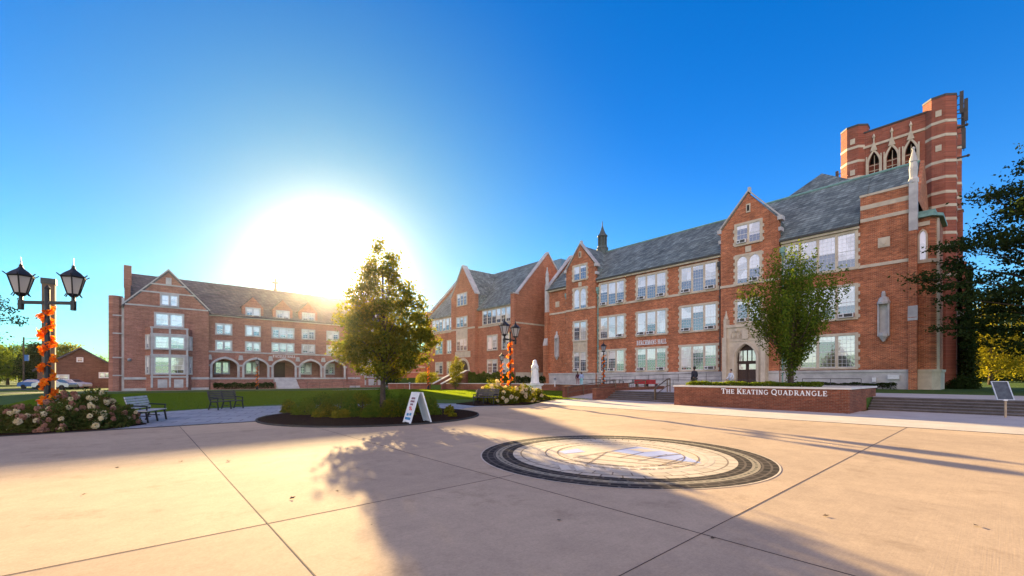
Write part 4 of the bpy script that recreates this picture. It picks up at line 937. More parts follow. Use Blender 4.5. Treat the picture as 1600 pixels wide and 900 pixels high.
for poly in ([(720, 172), (845, 150), (1050, 185), (900, 200)], [(905, 202), (1055, 187), (1160, 232), (1010, 215)], [(470, 175), (560, 160), (600, 176), (500, 186)]):
    mb.add([(x, y, .0205) for x, y in zc(poly)], [tuple(range(len(poly)))])
mb.build('blue_inlay', plain('blue_tile', (.42, .50, .72), (.50, .55, .70), .6, 2), seal)
mb = MB(); mb.add([(x, y, .0225) for x, y in zc([(800, 165), (860, 160), (960, 172), (880, 178)])], [(0, 1, 2, 3)])
for k in range(7):
    x0 = 470 + 72 * k; mb.add([(x, y, .019) for x, y in zc([(x0, 240 + k * 2), (x0 + 40, 238 + k * 2), (x0 + 62, 262), (x0 + 15, 266)])], [(0, 1, 2, 3)])
mb.build('tan_inlay', plain('tan_tile', (.80, .70, .52), (.7, .6, .44), .7, 3), seal)
mb = MB()
for (a, b) in (((700, 178), (1170, 245)), ((640, 190), (1130, 245)), ((560, 205), (1060, 250)), ((880, 178), (760, 205)), ((990, 190), (850, 222)), ((1080, 202), (950, 245)), ((850, 152), (540, 205)), ((1060, 188), (920, 205)), ((700, 178), (600, 240)), ((470, 215), (930, 262))):
    (x0, y0), (x1, y1) = zc([a, b]); mb.bar((x0, y0, .0235), (x1, y1, .0235), .014, .003)
for rr in (1.35, 1.62):
    for k in range(60):
        t0, t1 = 2 * math.pi * k / 60, 2 * math.pi * (k + .8) / 60; mb.bar((SX + rr * math.cos(t0), SY + rr * math.sin(t0), .0235), (SX + rr * math.cos(t1), SY + rr * math.sin(t1), .0235), .02, .003)
mb.build('inlay_line', plain('inlay_bronze', (.30, .2, .1), (.22, .14, .07), .5, 4), seal)

# =================================================================== LAMPS, BENCHES, SIGNS
def at(u, D, z=0.0):      # a spot on the ground plan given bearing and distance
    t = (u - 800) / 672.; a = R(41.2); return ((math.sin(a) + t * math.cos(a)) * D, (math.cos(a) - t * math.sin(a)) * D, z)
def lantern(par, x, z, s=1.0):
    mb = MB(); n = 6
    mb.lathe([(.06 * s, z - .30 * s), (.06 * s, z - .1 * s), (.12 * s, z - .06 * s), (.17 * s, z), (.19 * s, z + .03 * s)], x, 0, 6)
    for k in range(n):
        t = 2 * math.pi * k / n
        mb.bar((x + .175 * s * math.cos(t), .175 * s * math.sin(t), z + .03 * s), (x + .34 * s * math.cos(t), .34 * s * math.sin(t), z + .62 * s), .03 * s)
        mb.bar((x + .34 * s * math.cos(t), .34 * s * math.sin(t), z + .62 * s), (x + .46 * s * math.cos(t), .46 * s * math.sin(t), z + .72 * s), .028 * s)
        mb.bar((x + .185 * s * math.cos(t), .185 * s * math.sin(t), z + .04 * s), (x + .25 * s * math.cos(t), .25 * s * math.sin(t), z - .08 * s), .025 * s)
    mb.lathe([(.36 * s, z + .60 * s), (.38 * s, z + .65 * s), (.25 * s, z + .78 * s), (.10 * s, z + .90 * s), (.05 * s, z + .98 * s), (.06 * s, z + 1.02 * s), (.02 * s, z + 1.08 * s), (.008 * s, z + 1.32 * s)], x, 0, 6)
    l_ = mb.build('lantern', DARK, par); WL[l_.name] = Vector((0, 0, 0))
    MB().lathe([(.165 * s, z + .035 * s), (.32 * s, z + .60 * s)], x, 0, 6).build('lamp_glass', LAMPG, l_)
def double_lamp():
    o = lempty('street_lamp', 'x', 'street lamp', 'lamp posts with orange leaf garlands')
    mb = MB(); mb.lathe([(.2, 0), (.2, .25), (.14, .35), (.11, .8), (.09, .9), (.075, 4.9), (.09, 4.95), (.02, 5.05)], 0, 0, 10); mb.build('pole', DARK, o)
    mb = MB(); mb.box(-.86, .86, -.05, .05, 4.36, 4.47); mb.box(-.9, -.78, -.055, .055, 4.15, 4.5); mb.box(.78, .9, -.055, .055, 4.15, 4.5); mb.build('crossbar', DARK, o)
    lantern(o, -.84, 4.72); lantern(o, .84, 4.72); return o
def single_lamp():
    o = lempty('street_lamp', 'x', 'street lamp', 'lamp posts with orange leaf garlands')
    MB().lathe([(.17, 0), (.17, .25), (.12, .35), (.09, .7), (.06, .8), (.055, 3.35), (.08, 3.4)], 0, 0, 10).build('pole', DARK, o)
    lantern(o, 0, 3.6, .82); return o
rngG = np.random.default_rng(3)
def garland(loc, z0, z1, n, rad, lab, size=.17):
    t = rngG.uniform(0, 1, n); ang = t * 38 + rngG.normal(0, .5, n); r_ = rad * rngG.uniform(.6, 1.6, n)
    P = np.stack([r_ * np.cos(ang), r_ * np.sin(ang), z0 + t * (z1 - z0)], 1); P += rngG.normal(0, .03, P.shape); V, F = leafquads(P, size * .8, rngG, 0, .75)
    o = fast('garland', V, F, LEAF_O); o.location = loc; tag(o, lab, 'garland', 'orange leaf garlands wound round lamp posts'); return o
dl = double_lamp(); LP1 = at(74, 15.6); LP2 = at(797, 31)
place(dl, True, LP1, R(-33.7), 'black double lamp post rising from the large hydrangea bed at far left')
place(dl, False, LP2, R(21), 'black double lamp post among flowering shrubs left of the white statue')
garland(LP1, .5, 4.25, 520, .14, 'orange leaf garland on the nearest double lamp post at far left', .21); garland(LP2, .4, 4.3, 420, .13, 'orange leaf garland on the double lamp post near the white statue', .2)
sl = single_lamp()
for i, (p, lab) in enumerate(((at(669, 62), 'single lamp post beside the stair up to the middle hall'), (at(784, 48), 'slim single lamp post just behind the double lamp by the statue'), (at(943, 42, TZ), 'single lamp post in front of the right hall left of the steps'), (at(402, 62), 'double arch side lamp post in front of the residence hall arches'))):
    place(sl, i == 0, p, R(15 * i), lab if i < 3 else 'single lamp post in front of the second arch of the left hall')
    garland(p, .3, 3.3, 240, .11, ('orange leaf garland on the lamp post beside the middle hall stair', 'orange leaf garland on the slim lamp post behind the double lamp', 'orange leaf garland on the lamp post before the right hall', 'orange leaf garland on the lamp post before the left hall arches')[i], .17)
def bench(sm, lab):
    o = lempty('park_bench', lab, 'bench', 'slatted park benches round the planting island')
    mb = MB()
    for k in range(5): mb.box(-.8, .8, -.40 + k * .105, -.31 + k * .105, .43 + .0 * k, .465)
    mb.build('seat', sm, o)
    mb = MB(); 
    for k in range(5):
        z = .53 + k * .095; y = .13 + k * .03; mb.hexa([(-.8, y, z), (.8, y, z), (.8, y + .03, z - .005), (-.8, y + .03, z - .005), (-.8, y + .02, z + .075), (.8, y + .02, z + .075), (.8, y + .05, z + .07), (-.8, y + .05, z + .07)])
    mb.build('backrest', sm, o)
    for x in (-.72, 0, .72):
        mb = MB(); mb.bar((x, .12, .42), (x, .32, .99), .05); mb.bar((x, -.40, .42), (x, .14, .42), .05); mb.bar((x, -.35, .42), (x, -.42, 0), .05); mb.bar((x, .10, .42), (x, .28, 0), .05)
        mb.bar((x, -.20, .20), (x, .18, .22), .035)
        if x: mb.bar((x, -.40, .62), (x, .20, .66), .05); mb.bar((x, -.37, .42), (x, -.38, .62), .04)
        mb.build('leg', DARK, o)
    return o
b1 = bench(SLAT, 'pale slatted bench at the edge of the big hydrangea bed'); b1.location = at(226, 16.6); b1.rotation_euler = (0, 0, R(66))
b2 = bench(SLATD, 'dark slatted bench on the lawn edge facing the planting island'); b2.location = at(352, 23.2); b2.rotation_euler = (0, 0, R(31))
b3 = copy_tree(b2); b3.location = at(760, 27.4); b3.rotation_euler = (0, 0, R(-66)); b3['label'] = 'dark slatted bench backed by hydrangeas near the white statue'
# sandwich board
sb = lempty('sandwich_board', 'white A-frame sandwich board with coloured lines standing at the planting island edge', 'sign')
def panel(s, cont):
    f = Fr((0, s * .40, 0), (1, 0, 0), Vector((0, s * 1, .0)))
    mb = MB(); H_ = 1.16
    def Q(x, z, d): k = (z / H_); return (x, s * (.42 - .36 * k + d), z)
    def bx(m, x0, x1, z0, z1, d0, d1): m.hexa([Q(x0, z0, d0), Q(x1, z0, d0), Q(x1, z0, d1), Q(x0, z0, d1), Q(x0, z1, d0), Q(x1, z1, d0), Q(x1, z1, d1), Q(x0, z1, d1)])
    bx(mb, -.33, -.27, 0, H_, -.02, .03); bx(mb, .27, .33, 0, H_, -.02, .03); bx(mb, -.27, .27, .08, .14, -.02, .03); bx(mb, -.27, .27, H_ - .06, H_, -.02, .03); bx(mb, -.27, .27, .14, H_ - .06, -.005, .012)
    p_ = mb.build('panel', WHITE, sb)
    if cont:
        for c, rows in (('dark_line', [(.90, -.18, .18), (.79, -.2, .16), (.68, -.14, .14)]), ('red_line', [(.57, -.16, .05), (.50, -.1, .16)]), ('blue_line', [(.16, -.26, .26), (.30, -.22, -.02), (.32, .04, .2)])):
            m = MB(); rr = random.Random(len(rows) * 7 + len(c))
            for z, x0, x1 in rows:
                x = x0
                while x < x1 - .02:
                    wd = rr.choice((.04, .06, .05)) if c != 'blue_line' else .09
                    bx(m, x, min(x + wd, x1), z, z + (.07 if c != 'blue_line' else .09), .013, .016); x += wd + (.018 if c != 'blue_line' else .0)
            m.build(c, {'dark_line': plain('maroon_ink', (.18, .04, .07)), 'red_line': plain('red_ink', (.65, .12, .12)), 'blue_line': plain('blue_ink', (.05, .25, .45))}[c], p_)
panel(1, False); panel(-1, True)
sb.location = at(652, 15.95); sb.rotation_euler = (0, 0, R(-95.5)); sb.rotation_euler.z = math.atan2(-.81 * -.6587 + -.58 * .7524, -.81 * .7524 + -.58 * .6587) + math.pi / 2
# information panel
ip = lempty('information_panel', 'tilted information panel with pale frame on a tan post before the right steps', 'sign')
MB().tube([(0, 0, 0), (0, 0, .86)], .045, 10).build('post', plain('tan_post', (.5, .36, .22), None, .6), ip)
f = Fr((0, 0, 0), (1, 0, 0), (0, -1, 0))
def tb(m, x0, x1, s0, s1, d0, d1):
    def Q(x, s, d): return (x - s * .10, .12 - .0 + s * .42 - d * .9 - .14, .86 + s * .82 + d * .3)
    m.hexa([Q(x0, s0, d0), Q(x1, s0, d0), Q(x1, s0, d1), Q(x0, s0, d1), Q(x0, s1, d0), Q(x1, s1, d0), Q(x1, s1, d1), Q(x0, s1, d1)])
m = MB(); tb(m, -.26, .26, 0, 1, -.02, .0); m.build('board', plain('board_dark', (.06, .09, .11), (.03, .05, .07), .25, 6), ip)
m = MB(); tb(m, -.30, -.26, -.03, 1.03, -.03, .03); tb(m, .26, .30, -.03, 1.03, -.03, .03); tb(m, -.26, .26, -.03, .0, -.03, .03); tb(m, -.26, .26, 1, 1.03, -.03, .03); m.build('frame', plain('pale_frame', (.55, .62, .66), None, .4), ip)
m = MB(); m.box(-.07, .07, -.06, .06, .80, .87); m.build('bracket', WHITE, ip)
ip.location = at(1571, 18.2); ip.rotation_euler = (0, 0, R(-75)); ip.scale = (.86, .86, .9)
# statue
sta = empty('statue', at(836, 38), 'white marble statue of a robed woman on a square pedestal', 'statue'); sx, sy, _ = at(836, 38)
MB().hexa([(sx - .42, sy - .42, 0), (sx + .42, sy - .42, 0), (sx + .42, sy + .42, 0), (sx - .42, sy + .42, 0), (sx - .40, sy - .40, .98), (sx + .40, sy - .40, .98), (sx + .40, sy + .40, .98), (sx - .40, sy + .40, .98)]).build('pedestal', MARBLE, sta)
mb = MB(); mb.box(sx - .5, sx + .5, sy - .5, sy + .5, 0, .14); mb.box(sx - .47, sx + .47, sy - .47, sy + .47, .98, 1.05); mb.box(sx - .54, sx + .54, sy - .54, sy + .54, 1.05, 1.17); mb.build('moulding', MARBLE, sta)
mb = MB(); z0 = 1.17
fold = lambda t, z: 1 + (.10 * math.sin(7 * t + z * 1.5) + .05 * math.sin(13 * t - z)) * max(0, min(1, (2.75 - z) / .8))
nf = len(mb.v)
mb.lathe([(.36, z0), (.42, z0 + .06), (.34, z0 + .12), (.33, z0 + .4), (.30, z0 + .8), (.28, z0 + 1.1), (.25, z0 + 1.35), (.27, z0 + 1.55), (.24, z0 + 1.68), (.13, z0 + 1.76), (.10, z0 + 1.82)], sx, sy, 40, fold=fold)
mb.ball((sx, sy, z0 + 1.95), .125, 14, 12, sc=(.95, 1.0, 1.2))
# veil behind the head, forearms and joined hands, nose
mb.lathe([(.27, z0 + 1.2), (.26, z0 + 1.55), (.2, z0 + 1.75), (.165, z0 + 1.9), (.15, z0 + 2.02), (.06, z0 + 2.12)], sx + .04, sy + .05, 24, fold=lambda t, z: 1 + .05 * math.sin(9 * t))
dn = Vector((-.66, -.75, 0)).normalized(); sd_ = Vector((.75, -.66, 0)); cs = Vector((sx, sy, 0))
for s_ in (-1, 1):
    mb.tube([cs + sd_ * .25 * s_ + Vector((0, 0, z0 + 1.55)), cs + sd_ * .30 * s_ + dn * .06 + Vector((0, 0, z0 + 1.22)), cs + sd_ * .05 * s_ + dn * .30 + Vector((0, 0, z0 + 1.42))], [.085, .10, .05], 10)
    for q in range(4): mb.tube([cs + sd_ * (.03 + .012 * q) * s_ + dn * .30 + Vector((0, 0, z0 + 1.41)), cs + sd_ * .012 * s_ + dn * (.31 + .012 * q) + Vector((0, 0, z0 + 1.58 - .012 * q))], [.014, .009], 6)
    mb.tube([cs + sd_ * .05 * s_ + dn * .28 + Vector((0, 0, z0 + 1.42)), cs + sd_ * .03 * s_ + dn * .26 + Vector((0, 0, z0 + 1.50))], [.016, .010], 6)
    mb.ball(tuple(cs + sd_ * .045 * s_ + dn * .112 + Vector((0, 0, z0 + 1.97))), .016, 6, 4)
mb.tube([cs + dn * .115 + Vector((0, 0, z0 + 1.98)), cs + dn * .155 + Vector((0, 0, z0 + 1.93))], [.012, .02], 6)
mb.tube([cs + dn * .12 + sd_ * .03 + Vector((0, 0, z0 + 1.885)), cs + dn * .12 - sd_ * .03 + Vector((0, 0, z0 + 1.885))], .01, 6)
mb.build('figure', MARBLE, sta, smooth=True)
# railings
def railing(name, pts, zt, lab, mat=IRON, post=2.0, mid=True, r=.025, ground=0):
    p0 = Vector(pts[0]); o = empty(name, (p0.x, p0.y, p0.z), lab, 'railing')
    mb = MB(); up = Vector((0, 0, zt)); mb.tube([Vector(p) + up for p in pts], r, 8)
    if mid: mb.tube([Vector(p) + up * .5 for p in pts], r * .7, 8)
    mb.build('rail', mat, o)
    for a, b in zip(pts[:-1], pts[1:]):
        a, b = Vector(a), Vector(b); n = max(1, round((b - a).length / post))
        for k in range(n + (1 if b == Vector(pts[-1]) else 0)):
            q = a.lerp(b, k / n); MB().tube([q, q + up], r, 8).build('post', mat, o)
    return o
railing('railing', [(41.5, 14.5, TZ), (41.0, 24, TZ), (40.5, 34, TZ)], .82, 'long low dark railing across the terrace before the right hall')
railing('railing', [(49.6, 20.9, TZ + .75), (49.6, 26, TZ + .55), (49.6, 38, TZ + .1)], .95, 'dark ramp railing close along the foot of the right hall')
railing('handrail', [(27.4, 16.1, .0), (27.5, 16.1, .02), (29.1, 16.1, .64), (29.5, 16.1, .66)], .95, 'dark bronze handrail down the middle of the left steps', plain('bronze', (.22, .15, .09), (.16, .11, .07), .35, 4, metal=.6), post=1.7, r=.04)
railing('pipe_railing', [(26.95, 23.75, .02), (31.0, 23.75, .36), (33.6, 23.75, .6)], .9, 'tan pipe railing along the ramp by the low brick wall', MATS['bronze'], post=2.0, r=.035)
railing('pipe_railing', [(31.2, 20.75, .38), (33.8, 20.75, .62)], .85, 'short tan pipe railing on the far side of the ramp', MATS['bronze'], post=1.3, r=.035)
railing('railing', [(25.8, 13.9, .0), (25.9, 13.9, .0)], .01, 'x') if False else None
railing('railing', [(45.5, 12.0, TZ), (45.5, 7.8, TZ)], .95, 'short black railing beside the planter hedge at the right hall')
railing('railing', [(20.0, 71.0, 0), (27.5, 71.0, 0)], 1.0, 'black railing on the lawn before the left hall arches')
# bollard light, benches and tables
def bollard(loc, lab):
    o = empty('bollard_lamp', loc, lab, 'lamp'); x, y, z = loc
    MB().tube([(x, y, z), (x, y, z + .75)], .05, 8).build('post', WHITE, o); MB().lathe([(.10, z + .75), (.16, z + .82), (.16, z + .98), (.05, z + 1.05)], x, y, 10).build('lamp_head', LAMPG, o)
bollard(at(867, 50, TZ), 'white bollard lamp behind the retaining wall right of the statue')
bollard(at(640, 60, 0), 'small white bollard lamp left of the brick wall behind the maple')
def table(loc, lab):
    o = empty('patio_table', loc, lab, 'table', 'dark patio tables on the terrace'); x, y, z = loc
    MB().lathe([(.5, z + .70), (.5, z + .73)], x, y, 16).build('tabletop', DARK, o); MB().lathe([(.25, z), (.25, z + .03), (.04, z + .06), (.04, z + .70)], x, y, 8).build('pedestal', DARK, o)
chp = None
def chair(loc, rz, lab):
    global chp
    if chp is None:
        o = lempty('patio_chair', lab, 'chair', 'dark patio chairs on the terrace')
        MB().box(-.22, .22, -.22, .22, .43, .46).build('seat', DARK, o)
        mb = MB(); mb.bar((-.2, .22, .45), (-.2, .28, .88), .03); mb.bar((.2, .22, .45), (.2, .28, .88), .03)
        for k in range(3): mb.box(-.2, .2, .24, .26, .55 + .12 * k, .62 + .12 * k)
        mb.build('backrest', DARK, o)
        for x in (-.2, .2):
            for y in (-.2, .2): MB().bar((x, y, 0), (x, y, .43), .03).build('leg', DARK, o)
        chp = o; first = True
    else: first = False
    place(chp, first, loc, rz, lab)
for i, (u, D) in enumerate(((953, 43.5), (974, 43.5))):
    x, y, z = at(u, D, TZ); table((x, y, z), ('dark round patio table nearest the garlanded lamp on the terrace', 'dark round patio table farther from the garlanded lamp on the terrace')[i])
    for k in range(2): chair((x + (.75 if k else -.75) * .8, y - (.75 if k else -.75) * .6, z), R(53 + 180 * k) - R(90) * 0, f'dark metal patio chair on the {("left", "right")[k]} of the {("left", "right")[i]} hand terrace table')
REDM = plain('red_paint', (.40, .03, .03), (.3, .02, .02), .5, 4)
for i, (u, D) in enumerate(((1002, 42.5), (1018, 42.0))):
    o = empty('red_bench', at(u, D, TZ), ('red bench on the terrace, left one of the two', 'red bench on the terrace, next to the stair handrail')[i], 'bench', 'red benches on the terrace'); x, y, z = at(u, D, TZ)
    MB().box(x - .25, x + .25, y - .6, y + .6, z + .42, z + .48).build('seat', REDM, o); MB().box(x - .29, x - .25, y - .6, y + .6, z + .42, z + .85).build('backrest', REDM, o)
    for s_ in (-.5, .5): MB().box(x - .22, x + .22, y + s_ - .04, y + s_ + .04, z, z + .42).build('leg', IRON, o)
# utility pole, stone block, cars
up = empty('utility_pole', at(37, 85), 'thin dark utility pole against the trees at far left', 'pole'); x, y, _ = at(37, 85)
MB().tube([(x, y, 0), (x, y, 9.7)], [.16, .12], 8).build('pole', BARK, up); MB().bar((x, y, 9.3), (x + 3.2, y - 2.8, 9.6), .08).build('arm', IRON, up); MB().box(x + .1, x + .7, y - .3, y + .3, 5.0, 6.2).build('transformer', CARBLUE, up)
x, y, _ = at(82, 24); o = MB(); o.box(x - .55, x + .55, y - .25, y + .25, 0, .42); o.box(x - .6, x + .6, y - .3, y + .3, .42, .5)
tag(o.build('stone_block', STONEG, None, loc=(x, y, 0)), 'low pale stone seat block behind the hydrangeas by the lamp', 'stone block')
def car(loc, rz, mat, lab):
    o = lempty('parked_car', lab, 'car', 'cars parked beyond the hydrangea bed')
    f = Fr((0, .85, 0), (1, 0, 0), (0, -1, 0))
    low = [(-2.2, .35), (2.2, .35), (2.25, .7), (2.1, .88), (1.2, .98), (-1.9, 1.0), (-2.2, .85), (-2.25, .5)]
    b = MB(); b.prism(f, low, 0, 1.7); b.add([(1.2, -.8, .98), (.45, -.62, 1.42), (-1.0, -.62, 1.45), (-1.8, -.8, 1.0), (1.2, .8, .98), (.45, .62, 1.42), (-1.0, .62, 1.45), (-1.8, .8, 1.0)], [(0, 1, 2, 3), (7, 6, 5, 4), (0, 4, 5, 1), (1, 5, 6, 2), (2, 6, 7, 3)])
    bd = b.build('body', mat, o)
    g = MB(); 
    for s_ in (-1, 1): g.add([(1.0, s_ * .79, 1.02), (.42, s_ * .655, 1.37), (-.95, s_ * .655, 1.39), (-1.5, s_ * .79, 1.04)], [(0, 1, 2, 3)])
    g.add([(1.13, -.72, 1.03), (.5, -.58, 1.41), (.5, .58, 1.41), (1.13, .72, 1.03)], [(0, 1, 2, 3)]); g.build('window', PANE, bd)
    for x in (-1.35, 1.4):
        for s_ in (-.78, .78):
            wh = MB(); wh.tube([(x, s_ - .1, .33), (x, s_ + .1, .33)], .33, 16); wh.build('wheel', RUBBER, o); 
    for s_ in (-.6, .6): MB().ball((2.2, s_, .68), .13, 8, 6, sc=(.4, 1.2, .8)).build('headlight', LAMPG, o)
    o.location = loc; o.rotation_euler = (0, 0, rz)
car(at(86, 62), R(-30), CARPAINT, 'silver car parked behind the hydrangeas, left of the brick gable')
car(at(60, 66), R(-38), CARBLUE, 'blue car parked behind the garlanded lamp post at far left')
car(at(112, 66), R(-36), plain('white_car', (.7, .7, .7), None, .3, metal=.2), 'white car parked before the brick gabled building')

# =================================================================== PLANTS
def mkrng(s): return np.random.default_rng(s)
def crown_clusters(rng, n, prof, lean=0, gap=.25, surf=.5):
    zs = np.array([p[0] for p in prof]); rs = np.array([p[1] for p in prof]); out_ = []
    ph = rng.uniform(0, 6.28, 6)
    wmax = (rs ** 1.6).max()
    while len(out_) < n:
        z = rng.uniform(zs[0], zs[-1]); r = np.interp(z, zs, rs)
        if rng.uniform() > (r ** 1.6) / wmax: continue
        a = rng.uniform(0, 2 * math.pi)
        lob = 1 + .16 * math.sin(3 * a + ph[0] + z) + .12 * math.sin(5 * a + ph[1] - 1.7 * z) + .08 * math.sin(2 * z + ph[2])
        if math.sin(2.3 * a + ph[3] + 1.9 * z) * math.sin(1.7 * z + ph[4]) > 1 - gap: continue
        rr = r * lob * rng.uniform(0, 1) ** surf
        out_.append((rr * math.cos(a), rr * math.sin(a), z))
    return np.array(out_)
def tree(name, loc, lab, group, prof, trunk_h, tr, nc, nl, cl, lsize, mat, seed, spray=0.0, flat=.3, limbs=26, gap=.25, surf=.5, cat='tree', vase=False, bark=BARK, aspect=.6):
    rng = mkrng(seed); o = empty(name, loc, lab, cat, group)
    C = crown_clusters(rng, nc, prof, gap=gap, surf=surf)
    n = nc * nl; idx = np.repeat(np.arange(nc), nl); csz = rng.uniform(.55, 1.35, nc)
    off = rng.normal(0, 1, (n, 3)) * (cl * csz[idx])[:, None]; off[:, 2] *= (1 - flat)
    if spray:
        base = np.array([0, 0, trunk_h * .7]); d = C - base; d /= np.linalg.norm(d, axis=1)[:, None] + 1e-9; d[:, 2] = np.abs(d[:, 2]) + .25
        off *= .42; off += d[idx] * (rng.uniform(-1, 1, n) * spray)[:, None]
    P = C[idx] + off; P = P[P[:, 2] > .25]
    V, F = leafquads(P, lsize, rng, .0, aspect); c_ = fast('crown', V, F, mat, o)
    mb = MB(); top = prof[-1][0]; L0 = Vector(loc)
    pts = [L0 + Vector((rng.normal(0, .03) * z * .4, rng.normal(0, .03) * z * .4, z)) for z in np.linspace(0, top * .86, 7)]
    pts[0] = L0.copy()
    rad = [tr * (1.35 if i == 0 else 1) * (1 - .88 * i / 6) for i in range(7)]
    mb.tube(pts, rad, 10)
    for k in rng.permutation(nc)[:limbs]:
        c = Vector(C[k]); zb = (trunk_h * .8 + (c.z - trunk_h) * (.25 if vase else .55)); zb = max(trunk_h * .75, min(zb, top * .8))
        i = min(5, int(zb / (top * .86) * 6)); tt = zb / (top * .86) * 6 - i; s = pts[i].lerp(pts[i + 1], max(0, min(1, tt)))
        e = L0 + c; m_ = s.lerp(e, .5) + Vector((0, 0, (-.10 if vase else .08) * (e - s).length)); r0 = max(.012, tr * .30 * (1 - zb / top))
        mb.tube([s, s.lerp(m_, .5), m_, e], [r0, r0 * .8, r0 * .55, r0 * .15], 5, cap=False)
    t_ = mb.build('trunk', bark, o, smooth=True)
    return o
G_ = 'trees around the quadrangle'
tree('maple_tree', at(598, 20.5), 'tall backlit maple with yellow green leaves in the planting island', G_,
     [(1.8, .8), (2.4, 1.9), (3.4, 2.35), (4.2, 2.15), (5.0, 1.65), (5.8, 1.3), (6.6, .95), (7.4, .5), (8.3, .12)], 1.6, .13, 470, 66, .19, .135, LEAF_A, 14, limbs=110, gap=.6, surf=.45)
tree('elm_tree', (28.5, 8.1, .95), 'small bushy elm with feathery upswept branches growing in the lettered brick planter', G_,
     [(1.6, .2), (2.3, 1.0), (3.5, 1.8), (4.6, 2.1), (5.7, 1.85), (6.5, 1.2), (7.0, .4)], 1.6, .15, 330, 78, .30, .125, LEAF_B, 21, spray=1.25, limbs=90, gap=.4, surf=.62, vase=True)
tree('cedar_tree', at(1690, 29, TZ - .03), 'big dark tree overhanging from the right edge of the picture', G_,
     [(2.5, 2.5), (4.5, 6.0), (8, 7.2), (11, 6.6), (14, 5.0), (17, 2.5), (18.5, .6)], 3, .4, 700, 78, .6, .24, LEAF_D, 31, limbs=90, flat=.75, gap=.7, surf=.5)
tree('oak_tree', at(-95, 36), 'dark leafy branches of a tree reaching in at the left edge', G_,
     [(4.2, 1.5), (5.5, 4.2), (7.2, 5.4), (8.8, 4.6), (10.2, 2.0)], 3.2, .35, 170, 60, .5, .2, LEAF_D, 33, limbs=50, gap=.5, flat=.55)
tree('columnar_tree', at(712, 60), 'narrow upright yellow green tree on the lawn before the middle hall', G_,
     [(.5, .35), (1.2, .75), (2.4, 1.0), (3.6, .75), (4.7, .15)], .6, .07, 90, 60, .2, .13, LEAF_A, 41, limbs=20, gap=.1)
tree('arborvitae', at(612, 73), 'dark narrow evergreen at the right end of the left hall', G_, [(.1, 1.0), (2, 1.1), (3.4, .6), (4.2, .1)], .3, .08, 90, 60, .25, .16, LEAF_D, 43, limbs=8, gap=.0)
for i, (u, D, h, r_, m, lab) in enumerate(((12, 100, 9.5, 6, LEAF_B, 'broad green tree beyond the road behind the white house'), (55, 92, 9.2, 2.6, LEAF_D, 'dark upright tree behind the utility pole'), (104, 108, 10.5, 5.0, LEAF_A, 'sunlit green tree left of the brown gable'),
        (-30, 90, 9, 6, LEAF_B, 'green tree at the picture edge beyond the far lawn'), (150, 125, 7.6, 4.5, LEAF_B, 'green tree partly hidden behind the brown brick gable'), (30, 130, 12, 8, LEAF_D, 'large dark tree farthest back at left'))):
    tree('broadleaf_tree', at(u, D), lab, 'far trees beyond the road', [(1.2, r_ * .5), (h * .35, r_), (h * .65, r_ * .9), (h * .9, r_ * .45), (h, .2)], 1.8, .25, 120, 60, .7, .42, m, 50 + i, limbs=16, gap=.35)
tree('yellow_tree', at(1548, 62, TZ - .03), 'sunlit yellow green tree beyond the tower at right', G_, [(1.5, 3.0), (3, 5.2), (6, 6.0), (9, 5.0), (12, 2.0)], 2, .25, 260, 70, .7, .3, LEAF_Y, 61, limbs=40, gap=.3)
tree('yellow_tree', at(1640, 70, TZ - .03), 'second yellow green tree at the right edge, behind the dark branches', G_, [(1.5, 3.0), (3, 5.6), (6, 6.5), (9, 5.0), (12.5, 2.0)], 2, .25, 220, 70, .75, .32, LEAF_Y, 62, limbs=30, gap=.3)
for i, (u, D) in enumerate(((1530, 95), (1600, 100))):
    tree('dark_tree', at(u, D, TZ - .03), ('dark hedge like tree filling the gap behind the yellow tree', 'dark hedge like tree behind the information panel')[i], G_, [(.2, 7), (3, 8.5), (7, 7.5), (10, 3)], 1, .3, 220, 60, .9, .5, LEAF_D, 65 + i, limbs=8, gap=.1)
